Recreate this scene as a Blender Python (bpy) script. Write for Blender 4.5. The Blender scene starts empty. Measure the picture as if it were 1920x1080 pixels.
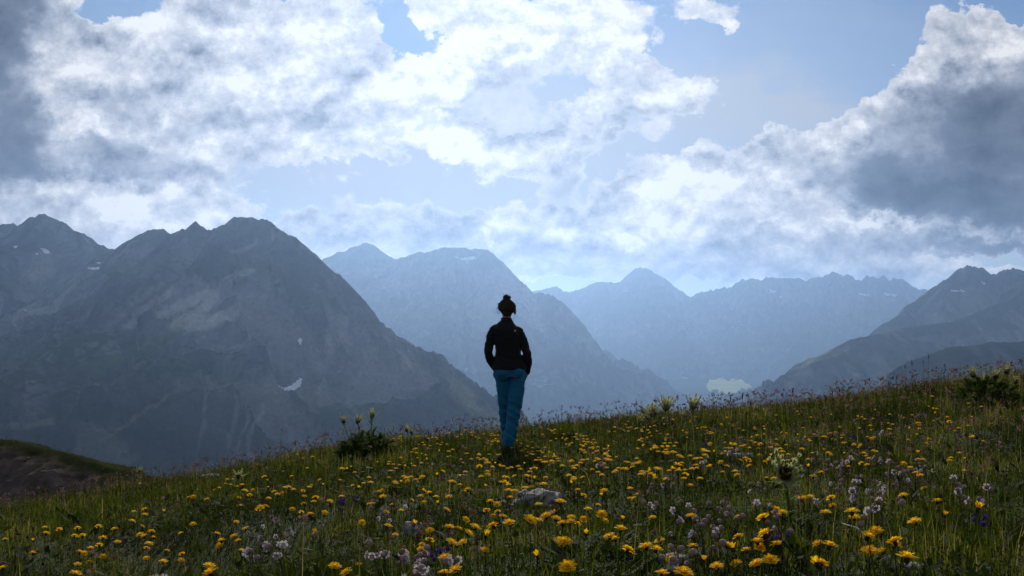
import bpy, bmesh, math, random
import numpy as np
from mathutils import Vector, Matrix

random.seed(7)
RNG = np.random.default_rng(7)
scene = bpy.context.scene
COL = scene.collection
R = math.radians

# ------------------------------------------------------------------ camera
F = 1867.0            # focal length in photograph pixels (35 mm lens on a 36 mm wide sensor)
HORIZON = 600.0       # photograph row of the true horizon
CAMZ = 1.446          # the camera's height above the ground the person stands on

cam_data = bpy.data.cameras.new("camera")
cam = bpy.data.objects.new("camera", cam_data)
COL.objects.link(cam)
cam.location = (0, 0, CAMZ)
cam.rotation_euler = (R(90), 0, 0)
cam_data.sensor_width = 36.0
cam_data.lens = 36.0 * F / 1920.0
cam_data.shift_y = (HORIZON - 540.0) / 1920.0
cam_data.clip_start = 0.05
cam_data.clip_end = 60000.0
scene.camera = cam


def at(px, py, d):
    """World point at depth d metres that stands at pixel (px, py) of the photograph."""
    return Vector(((px - 960.0) / F * d, d, CAMZ + (HORIZON - py) / F * d))


# ------------------------------------------------------------------ sun and sky
SUN_AZ = R(-2.5)      # from +Y towards +X
SUN_EL = R(25.0)
sun_data = bpy.data.lights.new("sun", 'SUN')
sun_data.energy = 5.0
sun_data.angle = R(1.5)
sun_data.color = (1.0, 0.95, 0.86)
sun = bpy.data.objects.new("sun", sun_data)
COL.objects.link(sun)
to_sun = Vector((math.sin(SUN_AZ) * math.cos(SUN_EL), math.cos(SUN_AZ) * math.cos(SUN_EL), math.sin(SUN_EL)))
sun.rotation_euler = to_sun.to_track_quat('Z', 'Y').to_euler()
sun.location = (0, 40, 60)

world = bpy.data.worlds.new("World")
scene.world = world
world.use_nodes = True
world.cycles.sampling_method = 'MANUAL'
world.cycles.sample_map_resolution = 512

scene.view_settings.view_transform = 'Standard'
scene.view_settings.look = 'None'
scene.view_settings.exposure = -0.28
scene.view_settings.gamma = 1.0
scene.view_settings.use_curve_mapping = False
scene.render.engine = 'CYCLES'
scene.cycles.use_denoising = True
scene.cycles.max_bounces = 6
scene.cycles.diffuse_bounces = 3
scene.cycles.glossy_bounces = 2
scene.cycles.transmission_bounces = 4
scene.cycles.transparent_max_bounces = 6
scene.cycles.volume_bounces = 0
scene.cycles.sample_clamp_indirect = 4.0


class NG:
    """Small helper that writes shader node graphs."""

    def __init__(self, tree):
        self.t = tree
        self.t.nodes.clear()

    def n(self, typ, **kw):
        nd = self.t.nodes.new(typ)
        for k, v in kw.items():
            setattr(nd, k, v)
        return nd

    def put(self, sock, v):
        if isinstance(v, bpy.types.NodeSocket):
            self.t.links.new(v, sock)
        elif v is not None:
            try:
                sock.default_value = v
            except Exception:
                sock.default_value = (*v, 1.0)

    def m(self, op, a, b=None, c=None, clamp=False):
        nd = self.n('ShaderNodeMath', operation=op, use_clamp=clamp)
        for i, v in enumerate((a, b, c)):
            if v is not None:
                self.put(nd.inputs[i], v)
        return nd.outputs[0]

    def v(self, op, a, b=None, scale=None):
        nd = self.n('ShaderNodeVectorMath', operation=op)
        self.put(nd.inputs[0], a)
        if b is not None:
            self.put(nd.inputs[1], b)
        if scale is not None:
            self.put(nd.inputs['Scale'], scale)
        return nd.outputs['Value'] if op in ('LENGTH', 'DOT_PRODUCT', 'DISTANCE') else nd.outputs[0]

    def noise(self, vec, scale, detail=4, rough=0.5, lac=2.0, dist=0.0, out='Fac'):
        nd = self.n('ShaderNodeTexNoise')
        self.put(nd.inputs['Vector'], vec)
        nd.inputs['Scale'].default_value = scale
        nd.inputs['Detail'].default_value = detail
        nd.inputs['Roughness'].default_value = rough
        nd.inputs['Lacunarity'].default_value = lac
        nd.inputs['Distortion'].default_value = dist
        return nd.outputs[out]

    def ramp(self, fac, a, b, lo=0.0, hi=1.0, smooth=True):
        nd = self.n('ShaderNodeMapRange', interpolation_type='SMOOTHSTEP' if smooth else 'LINEAR')
        self.put(nd.inputs['Value'], fac)
        for nm, v in (('From Min', a), ('From Max', b), ('To Min', lo), ('To Max', hi)):
            nd.inputs[nm].default_value = v
        return nd.outputs[0]

    def colramp(self, fac, stops, interp='LINEAR'):
        nd = self.n('ShaderNodeValToRGB')
        cr = nd.color_ramp
        cr.interpolation = interp
        while len(cr.elements) < len(stops):
            cr.elements.new(0.5)
        for e, (p, c) in zip(cr.elements, stops):
            e.position = p
            e.color = (*c, 1.0)
        self.put(nd.inputs[0], fac)
        return nd.outputs[0]

    def mix(self, fac, a, b, blend='MIX'):
        nd = self.n('ShaderNodeMix', data_type='RGBA', blend_type=blend)
        self.put(nd.inputs[0], fac)
        self.put(nd.inputs[6], a)
        self.put(nd.inputs[7], b)
        return nd.outputs[2]


def build_sky():
    g = NG(world.node_tree)
    out = g.n('ShaderNodeOutputWorld')
    sky = g.n('ShaderNodeTexSky', sky_type='NISHITA')
    sky.sun_disc = False
    sky.sun_elevation = SUN_EL
    sky.sun_rotation = SUN_AZ
    sky.altitude = 2000.0
    sky.air_density = 1.0
    sky.dust_density = 0.3
    sky.ozone_density = 3.0
    bg_sky = g.n('ShaderNodeBackground')
    g.put(bg_sky.inputs[0], sky.outputs[0])
    bg_sky.inputs[1].default_value = 0.085

    tc = g.n('ShaderNodeTexCoord')
    d = tc.outputs['Generated']
    sep = g.n('ShaderNodeSeparateXYZ')
    g.put(sep.inputs[0], d)
    x, y, z = sep.outputs
    # cloud banks are laid out by bearing and height (x/y, z/y), warped by noise so that their outlines billow
    yy = g.m('MAXIMUM', y, 0.2)
    k = F / 1000.0
    U = g.m('MULTIPLY', g.m('DIVIDE', x, yy), k)
    V = g.m('MULTIPLY', g.m('DIVIDE', z, yy), k)
    cmb = g.n('ShaderNodeCombineXYZ')
    g.put(cmb.inputs[0], U)
    g.put(cmb.inputs[1], V)
    P0 = cmb.outputs[0]

    def noise2(vec, scale, detail, rough, out='Fac'):
        s = g.noise(vec, scale, detail, rough, out=out)
        s.node.noise_dimensions = '2D'
        return s

    sqz = g.v('MULTIPLY', P0, (1.0, 1.3, 0.0))
    w1 = g.v('SUBTRACT', noise2(sqz, 3.6, 2, 0.5, 'Color'), (0.5, 0.5, 0.5))
    w2 = g.v('SUBTRACT', noise2(sqz, 14.0, 4, 0.62, 'Color'), (0.5, 0.5, 0.5))
    P = g.v('ADD', g.v('ADD', P0, g.v('SCALE', w1, scale=0.10)), g.v('SCALE', w2, scale=0.075))
    front = g.ramp(y, 0.45, 0.75)
    turned = {}

    def frame(rot):
        if rot not in turned:
            c, s = math.cos(R(rot)), math.sin(R(rot))
            cb = g.n('ShaderNodeCombineXYZ')
            g.put(cb.inputs[0], g.v('DOT_PRODUCT', P, (c, s, 0)))
            g.put(cb.inputs[1], g.v('DOT_PRODUCT', P, (-s, c, 0)))
            turned[rot] = cb.outputs[0]
        return turned[rot]

    def field(blobs):
        acc = None
        for (cx, cy, rx, ry, rot, amp) in blobs:
            rot = int(round(rot / 10.0)) * 10
            c, s = math.cos(R(rot)), math.sin(R(rot))
            bx, by = (cx - 960) / 1000.0, (HORIZON - cy) / 1000.0
            bx, by = bx * c + by * s, -bx * s + by * c
            ma = g.n('ShaderNodeVectorMath', operation='MULTIPLY_ADD')
            g.put(ma.inputs[0], frame(rot))
            ma.inputs[1].default_value = (1000.0 / rx, 1000.0 / ry, 0)
            ma.inputs[2].default_value = (-bx * 1000.0 / rx, -by * 1000.0 / ry, 0)
            r2 = g.v('DOT_PRODUCT', ma.outputs[0], ma.outputs[0])
            bump = g.ramp(r2, 0.0, 1.0, amp, 0.0)
            acc = bump if acc is None else g.m('ADD', acc, bump)
        return acc

    # (cx, cy, rx, ry, rotation, amount) of each bank, as the photograph's pixels from the camera's spot
    COVER = [
        # left bank
        (130, 130, 330, 260, 0, 1.1), (60, 330, 270, 190, 0, 1.0), (330, 220, 280, 220, 20, 1.0),
        (500, 90, 290, 140, 0, 1.0), (590, 190, 220, 140, 30, 0.7), (270, 375, 240, 110, 0, 0.85),
        (640, 60, 110, 100, 0, 0.4),
        # bright stream in the middle
        (990, 60, 150, 110, 10, 1.0), (870, 110, 170, 80, 30, 1.0), (740, 190, 190, 80, 30, 1.0),
        (620, 275, 110, 50, 10, 0.7), (1080, 30, 190, 75, 0, 0.9), (800, 28, 90, 26, -10, 0.75),
        (940, 10, 200, 60, 0, 0.6),
        # middle cumulus, right of centre
        (1090, 100, 150, 70, -20, 0.9), (1210, 150, 150, 50, -20, 1.0), (1330, 175, 80, 55, -10, 1.0),
        (1150, 200, 60, 60, 0, 0.6), (1060, 250, 140, 65, 40, 1.0), (960, 300, 90, 50, 30, 0.9),
        (840, 262, 140, 55, -10, 1.0), (715, 295, 50, 26, 0, 0.8), (1240, 225, 60, 45, 0, 0.5),
        (1340, 20, 95, 42, -10, 0.8), (1355, 45, 30, 16, 0, 0.5), (1210, 75, 25, 22, 0, 0.4),
        (1030, 350, 60, 70, 20, 0.6), (1180, 330, 60, 50, 0, 0.4),
        # right towering cumulus
        (1785, 105, 110, 110, 0, 1.3), (1880, 110, 110, 80, 10, 1.1), (1760, 240, 190, 160, 0, 1.6),
        (1900, 260, 240, 190, 0, 1.6), (1650, 290, 170, 130, 30, 1.4), (1530, 330, 140, 110, 30, 1.2),
        (1460, 270, 75, 55, 10, 0.9), (1420, 350, 160, 90, 10, 1.0), (1700, 380, 320, 80, 0, 1.3),
        (1320, 295, 55, 42, 0, 0.8), (1250, 370, 190, 90, 0, 0.95), (1950, 60, 70, 60, 0, 0.7),
        # low flat decks over the ranges
        (1300, 475, 560, 70, 0, 1.0), (850, 450, 520, 80, 0, 1.0), (1100, 425, 300, 60, 10, 0.6), (1700, 450, 400, 60, 0, 1.1),
        (1100, 430, 130, 60, 10, 0.5), (1560, 515, 560, 28, 0, 0.9), (1050, 510, 460, 24, 0, 0.9),
        (250, 430, 420, 60, 0, 0.6), (950, 200, 120, 100, 0, 0.5),
        # clear gaps
        (230, 10, 90, 45, 10, -1.1), (440, -5, 110, 30, 0, -1.1), (740, 60, 60, 60, 0, -0.9),
        (1500, 60, 220, 130, 10, -1.2), (1420, 195, 130, 70, 20, -0.7), (1560, 130, 90, 90, 30, -0.7),
        (1020, 541, 130, 10, 0, -1.4), (1290, 543, 110, 12, 0, -1.4),
    ]
    SHADE = [
        # how thick the banks are: thick ones hold the sun back
        (-20, 190, 130, 200, 10, 1.15), (0, 10, 150, 90, -10, 0.9), (40, 235, 90, 60, 0, 0.3), (110, 295, 240, 50, -10, 0.35),
        (230, 210, 80, 70, 0, 0.38), (330, 130, 90, 70, 0, 0.2), (250, 310, 170, 50, -10, 0.32),
        (140, 60, 90, 70, 0, 0.25), (400, 25, 60, 45, 0, 0.3), (370, 240, 110, 50, 20, 0.2),
        (600, 215, 80, 40, 35, 0.3), (60, 395, 110, 40, 0, 0.25),
        (950, 190, 105, 110, 0, 0.45), (1090, 300, 170, 120, 40, 0.30), (1180, 240, 80, 80, 0, 0.3),
        (1090, 480, 520, 55, 0, 0.26), (760, 440, 420, 70, 0, 0.22), (1320, 310, 44, 26, 0, 0.25), (1465, 262, 45, 24, 0, 0.2),
        (1760, 290, 170, 190, -20, 0.75), (1920, 260, 170, 220, -20, 1.15), (1820, 160, 90, 90, 0, 0.35),
        (1640, 350, 170, 80, 0, 0.6), (1880, 390, 280, 60, 0, 1.2), (1700, 395, 130, 30, 0, 0.3),
        (1640, 465, 320, 28, 0, 0.35), (1880, 472, 200, 26, 0, 0.7), (1300, 480, 250, 36, 0, 0.12),
        (1300, 515, 560, 24, 0, 0.28), (1550, 500, 260, 18, 0, 0.3),
        # thin, bright places
        (1730, 428, 230, 14, 0, -0.25), (1840, 500, 130, 18, 0, -0.21), (1890, 85, 90, 50, 20, -0.18),
        (850, 120, 220, 90, 25, -0.21), (1060, 250, 130, 50, 40, -0.21), (840, 265, 120, 50, -10, -0.21),
        (1300, 380, 240, 70, 0, -0.13), (1180, 440, 60, 20, 0, -0.21), (1040, 445, 100, 30, 10, -0.19),
        (930, 447, 20, 12, 0, -0.25), (150, 240, 90, 50, 0, -0.17), (230, 385, 220, 50, 0, -0.13),
        (1030, 30, 240, 90, 0, -0.17),
    ]
    VEIL = [
        (650, 370, 420, 170, -10, 0.75), (980, 370, 420, 170, 0, 0.7), (960, 200, 220, 160, 0, 0.6),
        (1250, 260, 300, 160, 0, 0.45), (1450, 200, 260, 60, -10, 0.35), (960, 520, 1500, 120, 0, 0.9),
        (1350, 430, 400, 120, 0, 0.4), (300, 200, 500, 300, 0, 0.3), (1150, 300, 700, 260, 0, 0.4), (1480, 90, 420, 170, 0, 0.34), (1420, 200, 300, 110, -10, 0.3),
    ]
    n1 = g.noise(d, 3.2, 3, 0.55)                        # which parts of the rest of the sky are cloudy
    n2 = noise2(g.v('ADD', sqz, (3.1, 1.7, 0.0)), 9.0, 7, 0.63)
    vor = g.n('ShaderNodeTexVoronoi', feature='F1', voronoi_dimensions='2D')
    g.put(vor.inputs['Vector'], g.v('ADD', sqz, g.v('SCALE', w2, scale=0.05)))
    vor.inputs['Scale'].default_value = 22.0
    vor.inputs['Detail'].default_value = 2.0
    vor.inputs['Roughness'].default_value = 0.55
    puff = g.m('MAXIMUM', g.m('SUBTRACT', 0.42, vor.outputs['Distance']), -0.22)
    away = g.m('SUBTRACT', 1.0, front)

    cov = g.m('MINIMUM', g.m('ADD', field(COVER), 0.14), 1.15)
    cover = g.m('ADD', g.m('MULTIPLY', cov, front),
                g.m('MULTIPLY', g.ramp(n1, 0.38, 0.64, -0.25, 1.1), away))
    # the towering cumulus on the right is dense, with crisp cauliflower rims; the rest is ragged and thin
    tower = g.m('MULTIPLY', g.ramp(U, 0.36, 0.52), front)
    rag = g.m('SUBTRACT', 1.50, g.m('MULTIPLY', tower, 1.0))
    cover = g.m('ADD', cover, g.m('MULTIPLY', g.m('SUBTRACT', n2, 0.5), rag))
    cover = g.m('ADD', cover, g.m('MULTIPLY', puff, g.m('ADD', 0.55, g.m('MULTIPLY', tower, 0.20))))
    a_rag = g.ramp(cover, 0.20, 0.62)
    a_tower = g.ramp(cover, 0.34, 0.58)
    alpha = g.m('ADD', g.m('MULTIPLY', a_tower, tower), g.m('MULTIPLY', a_rag, g.m('SUBTRACT', 1.0, tower)))

    sh = g.m('SUBTRACT', 1.0, g.m('POWER', 2.718, g.m('MULTIPLY', g.m('MAXIMUM', field(SHADE), -0.4), -1.15)))
    shade = g.m('ADD', g.m('MULTIPLY', sh, front),
                g.m('MULTIPLY', g.ramp(n1, 0.42, 0.70, 0.50, 0.95), away))
    # thick parts are smooth and dark, thin parts are bright and full of fine billows
    n3 = noise2(g.v('ADD', sqz, (8.1, 0.7, 0.0)), 6.5, 4, 0.5)
    fine = g.m('ADD', g.m('MULTIPLY', g.m('SUBTRACT', n2, 0.5), -1.0), g.m('MULTIPLY', g.m('SUBTRACT', 0.1, puff), 0.25))
    # billows are brighter on the side that looks up to the sun
    n2u = noise2(g.v('ADD', sqz, (3.1, 1.728, 0.0)), 9.0, 7, 0.63)
    fine = g.m('ADD', fine, g.m('MULTIPLY', g.m('SUBTRACT', n2u, n2), 0.95))
    thin = g.ramp(shade, 0.15, 0.75, 1.0, 0.25)
    shade = g.m('ADD', shade, g.m('MULTIPLY', g.m('SUBTRACT', n3, 0.46), 0.62))
    shade = g.m('ADD', shade, g.m('MULTIPLY', fine, thin))
    soft = g.m('ADD', g.m('ADD', g.m('MULTIPLY', cov, front), g.m('MULTIPLY', cover, away)), g.m('ADD', g.m('MULTIPLY', g.m('SUBTRACT', n2, 0.5), 0.7), g.m('MULTIPLY', puff, 0.35)))
    inner = g.ramp(soft, 0.30, 0.95)                    # rims are thin and let the sun through
    shade = g.m('MULTIPLY', shade, inner)
    ccol = g.colramp(g.m('ADD', g.m('MULTIPLY', shade, 0.85), 0.13), [(0.0, (1.02, 1.01, 1.0)), (0.14, (0.80, 0.80, 0.82)), (0.30, (0.60, 0.62, 0.67)), (0.50, (0.37, 0.40, 0.47)),
                             (0.72, (0.14, 0.16, 0.21)), (1.0, (0.025, 0.028, 0.04))])
    bg_c = g.n('ShaderNodeBackground')
    g.put(bg_c.inputs[0], ccol)
    bg_c.inputs[1].default_value = 1.0

    # thin pale veil behind the cumulus, denser low down
    streak = noise2(g.v('MULTIPLY', P0, (0.6, 2.6, 0.0)), 3.0, 5, 0.6)
    veil = g.m('ADD', g.m('MULTIPLY', field(VEIL), front), g.m('MULTIPLY', away, 0.35))
    veil = g.m('ADD', veil, g.m('MULTIPLY', g.m('SUBTRACT', streak, 0.5), 0.55), clamp=True)
    bg_v = g.n('ShaderNodeBackground')
    bg_v.inputs[0].default_value = (0.48, 0.53, 0.62, 1)
    mv = g.n('ShaderNodeMixShader')
    g.put(mv.inputs[0], veil)
    g.put(mv.inputs[1], bg_sky.outputs[0])
    g.put(mv.inputs[2], bg_v.outputs[0])
    mx = g.n('ShaderNodeMixShader')
    g.put(mx.inputs[0], alpha)
    g.put(mx.inputs[1], mv.outputs[0])
    g.put(mx.inputs[2], bg_c.outputs[0])
    g.put(out.inputs[0], mx.outputs[0])


build_sky()


# ------------------------------------------------------------------ numpy noise
def _hash(ix, iy, seed):
    h = (ix.astype(np.int64) * 374761393 + iy.astype(np.int64) * 668265263 + seed * 1442695041) & 0xffffffff
    h = ((h ^ (h >> 13)) * 1274126177) & 0xffffffff
    return (h ^ (h >> 16)) & 0xffffffff


def perlin(x, y, seed=0):
    x, y = np.broadcast_arrays(np.asarray(x, float), np.asarray(y, float))
    ix, iy = np.floor(x), np.floor(y)
    fx, fy = x - ix, y - iy
    ux, uy = fx * fx * fx * (fx * (fx * 6 - 15) + 10), fy * fy * fy * (fy * (fy * 6 - 15) + 10)

    def gr(ox, oy):
        a = _hash(ix + ox, iy + oy, seed) * (2 * math.pi / 4294967296.0)
        return np.cos(a) * (fx - ox) + np.sin(a) * (fy - oy)
    a, b, c, e = gr(0, 0), gr(1, 0), gr(0, 1), gr(1, 1)
    return ((a * (1 - ux) + b * ux) * (1 - uy) + (c * (1 - ux) + e * ux) * uy) * 1.5


def fbm(x, y, octv=5, seed=0, rough=0.5):
    s, a, f, t = 0.0, 1.0, 1.0, 0.0
    for o in range(octv):
        s = s + a * perlin(x * f + 17.3 * o, y * f - 9.1 * o, seed + o)
        t += a
        a *= rough
        f *= 2.03
    return s / t


def ridged(x, y, octv=5, seed=0, rough=0.5):
    s, a, f, t = 0.0, 1.0, 1.0, 0.0
    for o in range(octv):
        s = s + a * (1.0 - np.abs(perlin(x * f + 31.7 * o, y * f + 11.9 * o, seed + o)) * 2.0)
        t += a
        a *= rough
        f *= 2.07
    return s / t


def sstep(a, b, x):
    t = np.clip((x - a) / (b - a), 0, 1)
    return t * t * (3 - 2 * t)


# ------------------------------------------------------------------ mesh helpers
def mesh_np(name, verts, faces, mat=None, smooth=True, attrs=None):
    """faces: an (n,3) or (n,4) int array, or a list of such arrays."""
    me = bpy.data.meshes.new(name)
    verts = np.asarray(verts, np.float32)
    fl = faces if isinstance(faces, (list, tuple)) and len(faces) and isinstance(faces[0], np.ndarray) else [np.asarray(faces, np.int32)]
    fl = [f for f in fl if len(f)]
    loops = np.concatenate([f.ravel() for f in fl]).astype(np.int32)
    counts = np.concatenate([np.full(len(f), f.shape[1], np.int32) for f in fl])
    starts = np.concatenate([[0], np.cumsum(counts)[:-1]]).astype(np.int32)
    me.vertices.add(len(verts))
    me.vertices.foreach_set('co', verts.ravel())
    me.loops.add(len(loops))
    me.loops.foreach_set('vertex_index', loops)
    me.polygons.add(len(counts))
    me.polygons.foreach_set('loop_start', starts)
    me.polygons.foreach_set('use_smooth', np.full(len(counts), smooth))
    if mat is not None:
        me.materials.append(mat)
    me.update(calc_edges=True)
    for k, v in (attrs or {}).items():
        v = np.asarray(v, np.float32)
        if v.ndim == 1:
            me.attributes.new(k, 'FLOAT', 'POINT').data.foreach_set('value', v)
        else:
            a = me.attributes.new(k, 'FLOAT_COLOR', 'POINT')
            if v.shape[1] == 3:
                v = np.concatenate([v, np.ones((len(v), 1), np.float32)], 1)
            a.data.foreach_set('color', v.ravel())
    return me


def link(name, data, parent=None, loc=None, rot=None, scl=None):
    o = bpy.data.objects.new(name, data)
    COL.objects.link(o)
    if parent is not None:
        o.parent = parent
    if loc is not None:
        o.location = loc
    if rot is not None:
        o.rotation_euler = rot
    if scl is not None:
        o.scale = scl if hasattr(scl, '__len__') else (scl, scl, scl)
    return o


def tag(o, label=None, cat=None, group=None, kind=None):
    for k, v in (('label', label), ('category', cat), ('group', group), ('kind', kind)):
        if v:
            o[k] = v
    return o


def grid_faces(nu, nv):
    i = np.arange((nu - 1) * (nv - 1))
    a = (i // (nv - 1)) * nv + i % (nv - 1)
    return np.stack([a, a + nv, a + nv + 1, a + 1], 1).astype(np.int32)


# ------------------------------------------------------------------ materials of the land
def mat_new(name):
    m = bpy.data.materials.new(name)
    m.use_nodes = True
    return m, NG(m.node_tree)


def land_material(name, grain, strength, bump_dist, spec=0.0):
    """Colour comes from the 'albedo' attribute (rock, scree, turf, forest), broken up by noise; fine relief by bump."""
    m, g = mat_new(name)
    out = g.n('ShaderNodeOutputMaterial')
    b = g.n('ShaderNodeBsdfPrincipled')
    at_ = g.n('ShaderNodeAttribute', attribute_name='albedo')
    tc = g.n('ShaderNodeTexCoord')
    n = g.noise(tc.outputs['Object'], grain, 6, 0.65)
    n2 = g.noise(tc.outputs['Object'], grain * 7.3, 4, 0.6)
    f = g.m('MULTIPLY', g.ramp(n, 0.25, 0.75, 0.65, 1.35, False), g.ramp(n2, 0.25, 0.75, 0.75, 1.25, False))
    mul = g.n('ShaderNodeVectorMath', operation='SCALE')
    g.put(mul.inputs[0], at_.outputs['Color'])
    g.put(mul.inputs['Scale'], f)
    g.put(b.inputs['Base Color'], mul.outputs[0])
    b.inputs['Roughness'].default_value = 0.9
    b.inputs['Specular IOR Level'].default_value = spec
    bp = g.n('ShaderNodeBump')
    bp.inputs['Strength'].default_value = strength
    bp.inputs['Distance'].default_value = bump_dist
    g.put(bp.inputs['Height'], g.m('ADD', n, g.m('MULTIPLY', n2, 0.4)))
    g.put(b.inputs['Normal'], bp.outputs[0])
    g.put(out.inputs[0], b.outputs[0])
    return m


M_MOUNT = land_material('mountain_rock_and_turf', 0.02, 0.9, 9.0)
M_VALLEY = land_material('valley_forest_and_pasture', 0.012, 0.8, 6.0)


def snow_material():
    m, g = mat_new('old_snow')
    out = g.n('ShaderNodeOutputMaterial')
    b = g.n('ShaderNodeBsdfPrincipled')
    tc = g.n('ShaderNodeTexCoord')
    n = g.noise(tc.outputs['Object'], 0.05, 4, 0.6)
    g.put(b.inputs['Base Color'], g.colramp(n, [(0.3, (0.62, 0.64, 0.66)), (0.7, (0.86, 0.88, 0.9))]))
    b.inputs['Roughness'].default_value = 0.6
    g.put(out.inputs[0], b.outputs[0])
    return m


M_SNOW = snow_material()

ROCK = np.array((0.078, 0.076, 0.078))
SCREE = np.array((0.29, 0.275, 0.26))
TURF = np.array((0.034, 0.046, 0.013))
FOREST = np.array((0.014, 0.022, 0.012))
PASTURE = np.array((0.24, 0.27, 0.10))
VALLEY_Z = -385.0 + CAMZ
HF = {}


def ridge_height(X, Y, lines):
    """Height of a massif: every ridge polyline falls away to both sides; the highest one wins. Also distance and position along it."""
    best = np.full(X.shape, -1e9)
    dist = np.zeros(X.shape)
    along = np.zeros(X.shape)
    for li, (pts, s_top, s_bot, L) in enumerate(lines):
        arc = li * 3137.0
        for a, b in zip(pts[:-1], pts[1:]):
            ax, ay, az = a
            bx, by, bz = b
            dx, dy = bx - ax, by - ay
            ll = max(dx * dx + dy * dy, 1e-6)
            t = np.clip(((X - ax) * dx + (Y - ay) * dy) / ll, 0, 1)
            dd = np.hypot(X - ax - t * dx, Y - ay - t * dy)
            h = az + (bz - az) * t - (s_bot * dd + (s_top - s_bot) * L * (1 - np.exp(-dd / L)))
            up = h > best
            best = np.where(up, h, best)
            dist = np.where(up, dd, dist)
            along = np.where(up, arc + t * math.sqrt(ll), along)
            arc += math.sqrt(ll)
    return best, dist, along


NEAR = 0.74   # the three massifs on the left and the one on the right stand this much closer than first laid out


def ridge_line(px_pts, rough=0.0, seed=0, sub=6, near=1.0):
    """Pixels with depths -> 3D polyline, with small jagged teeth added between the given points."""
    px_pts = [(x, y, d * near) for x, y, d in px_pts]
    out = []
    for i, (a, b) in enumerate(zip(px_pts[:-1], px_pts[1:])):
        for k in range(sub):
            t = k / sub
            d = a[2] + (b[2] - a[2]) * t
            x = a[0] + (b[0] - a[0]) * t
            y = a[1] + (b[1] - a[1]) * t
            out.append((x, y, d))
    out.append(px_pts[-1])
    res = []
    for i, (x, y, d) in enumerate(out):
        j = float(fbm(np.array([i * 0.37]), np.array([seed * 3.7]), 3, seed)[0]) * rough * 2.0
        p = at(x, y - j, d)
        wob = float(perlin(np.array([i * 0.29]), np.array([seed + 0.5]), seed + 5)[0]) * d * 0.012
        res.append((p.x, p.y + wob, p.z))
    return res


def massif(name, lines, x0, x1, y0, y1, nx, ny, label, gully=26.0, feat=190.0, rough_amp=34.0, seed=1,
           forest_below=-150.0, turf=0.55, scree=0.35, strokes=()):
    xs, ys = np.linspace(x0, x1, nx), np.linspace(y0, y1, ny)
    X, Y = np.meshgrid(xs, ys, indexing='ij')
    wx = fbm(X / feat, Y / feat, 4, seed + 50) * feat * 0.10
    wy = fbm(X / feat + 9.0, Y / feat, 4, seed + 60) * feat * 0.10
    _, d0, _ = ridge_height(X, Y, lines)
    wa = np.clip(d0 / 120.0, 0, 1)
    H, D, A = ridge_height(X + wx * wa, Y + wy * wa, lines)
    amp = np.clip(D / 190.0, 0, 1) ** 1.1
    H = H + amp * (ridged(X / feat, Y / feat, 6, seed, 0.52) - 0.45) * rough_amp * 2.0
    gl = ridged(A / 62.0 + fbm(X / 90, Y / 90, 3, seed + 7) * 0.5, D / 420.0, 4, seed + 9, 0.5)
    H = H - amp * (1 - gl) * gully
    H = H + np.clip(D / 25.0, 0.15, 1) * fbm(X / 22.0, Y / 22.0, 4, seed + 13, 0.6) * 6.5
    # talus: the flanks run out gently into the valley floor
    kk = 45.0
    H = VALLEY_Z - 30.0 + kk * np.logaddexp(0.0, (H - VALLEY_Z + 30.0) / kk)
    gx, gy = np.gradient(H, xs, ys)
    slope = np.hypot(gx, gy)
    nz = fbm(X / 140.0, Y / 140.0, 5, seed + 21)
    streak = fbm(A / 30.0 + fbm(X / 70, Y / 70, 3, seed + 31) * 0.8, D / 260.0, 4, seed + 23)
    f_turf = sstep(0.15, -0.25, slope - 0.85 + nz * 0.8 - (turf - 0.5))
    f_scree = sstep(0.02, 0.28, streak + nz * 0.35 - 0.30 + scree - 0.35) * sstep(1.3, 0.8, slope) * sstep(30, 120, D)
    f_for = sstep(40, -60, H - (forest_below + CAMZ) + nz * 90)
    alb = ROCK * np.clip(1 + 0.6 * nz + 2.4 * streak, 0.3, 2.6)[..., None]
    alb = alb + (TURF * (1 + 0.5 * nz[..., None]) - alb) * f_turf[..., None]
    alb = alb + (SCREE - alb) * f_scree[..., None] * 0.9
    # pale debris lies in the beds of the gullies
    bed = sstep(0.48, 0.22, gl + 0.25 * nz) * sstep(40, 140, D) * 0.65
    alb = alb + (SCREE * 0.9 - alb) * bed[..., None]
    alb = alb + (FOREST - alb) * (f_for * (1 - 0.8 * f_scree) * (1 - 0.7 * bed) * 0.9)[..., None]
    # scree runnels, rock slabs, pastures, and sunlit ridge grass painted paler
    PX, PY = 960 + X / Y * F, HORIZON - (H - CAMZ) / Y * F
    PX = PX + fbm(X / 60.0, Y / 60.0, 4, seed + 41, 0.6) * 20
    PY = PY + fbm(X / 60.0, Y / 60.0 + 7, 4, seed + 43, 0.6) * 20
    for pts, w, col, amt in strokes:
        m_ = np.zeros(X.shape)
        for (ax, ay), (bx, by) in zip(pts[:-1], pts[1:]):
            tt = np.clip(((PX - ax) * (bx - ax) + (PY - ay) * (by - ay)) / ((bx - ax) ** 2 + (by - ay) ** 2), 0, 1)
            dd = np.hypot(PX - ax - tt * (bx - ax), PY - ay - tt * (by - ay))
            m_ = np.maximum(m_, sstep(w * 1.25, w * 0.45, dd))
        m_ = m_ * np.clip(0.75 + 0.9 * streak, 0, 1)
        alb = alb + (np.array(col) - alb) * (m_ * amt)[..., None]
    V = np.stack([X, Y, H], -1).reshape(-1, 3)
    me = mesh_np(name, V, grid_faces(nx, ny), M_MOUNT, True, {'albedo': np.clip(alb, 0.005, 0.8).reshape(-1, 3)})
    o = link(name, me)
    tag(o, label, kind='structure')
    HF[o.name] = (xs, ys, H)
    return o


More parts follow.
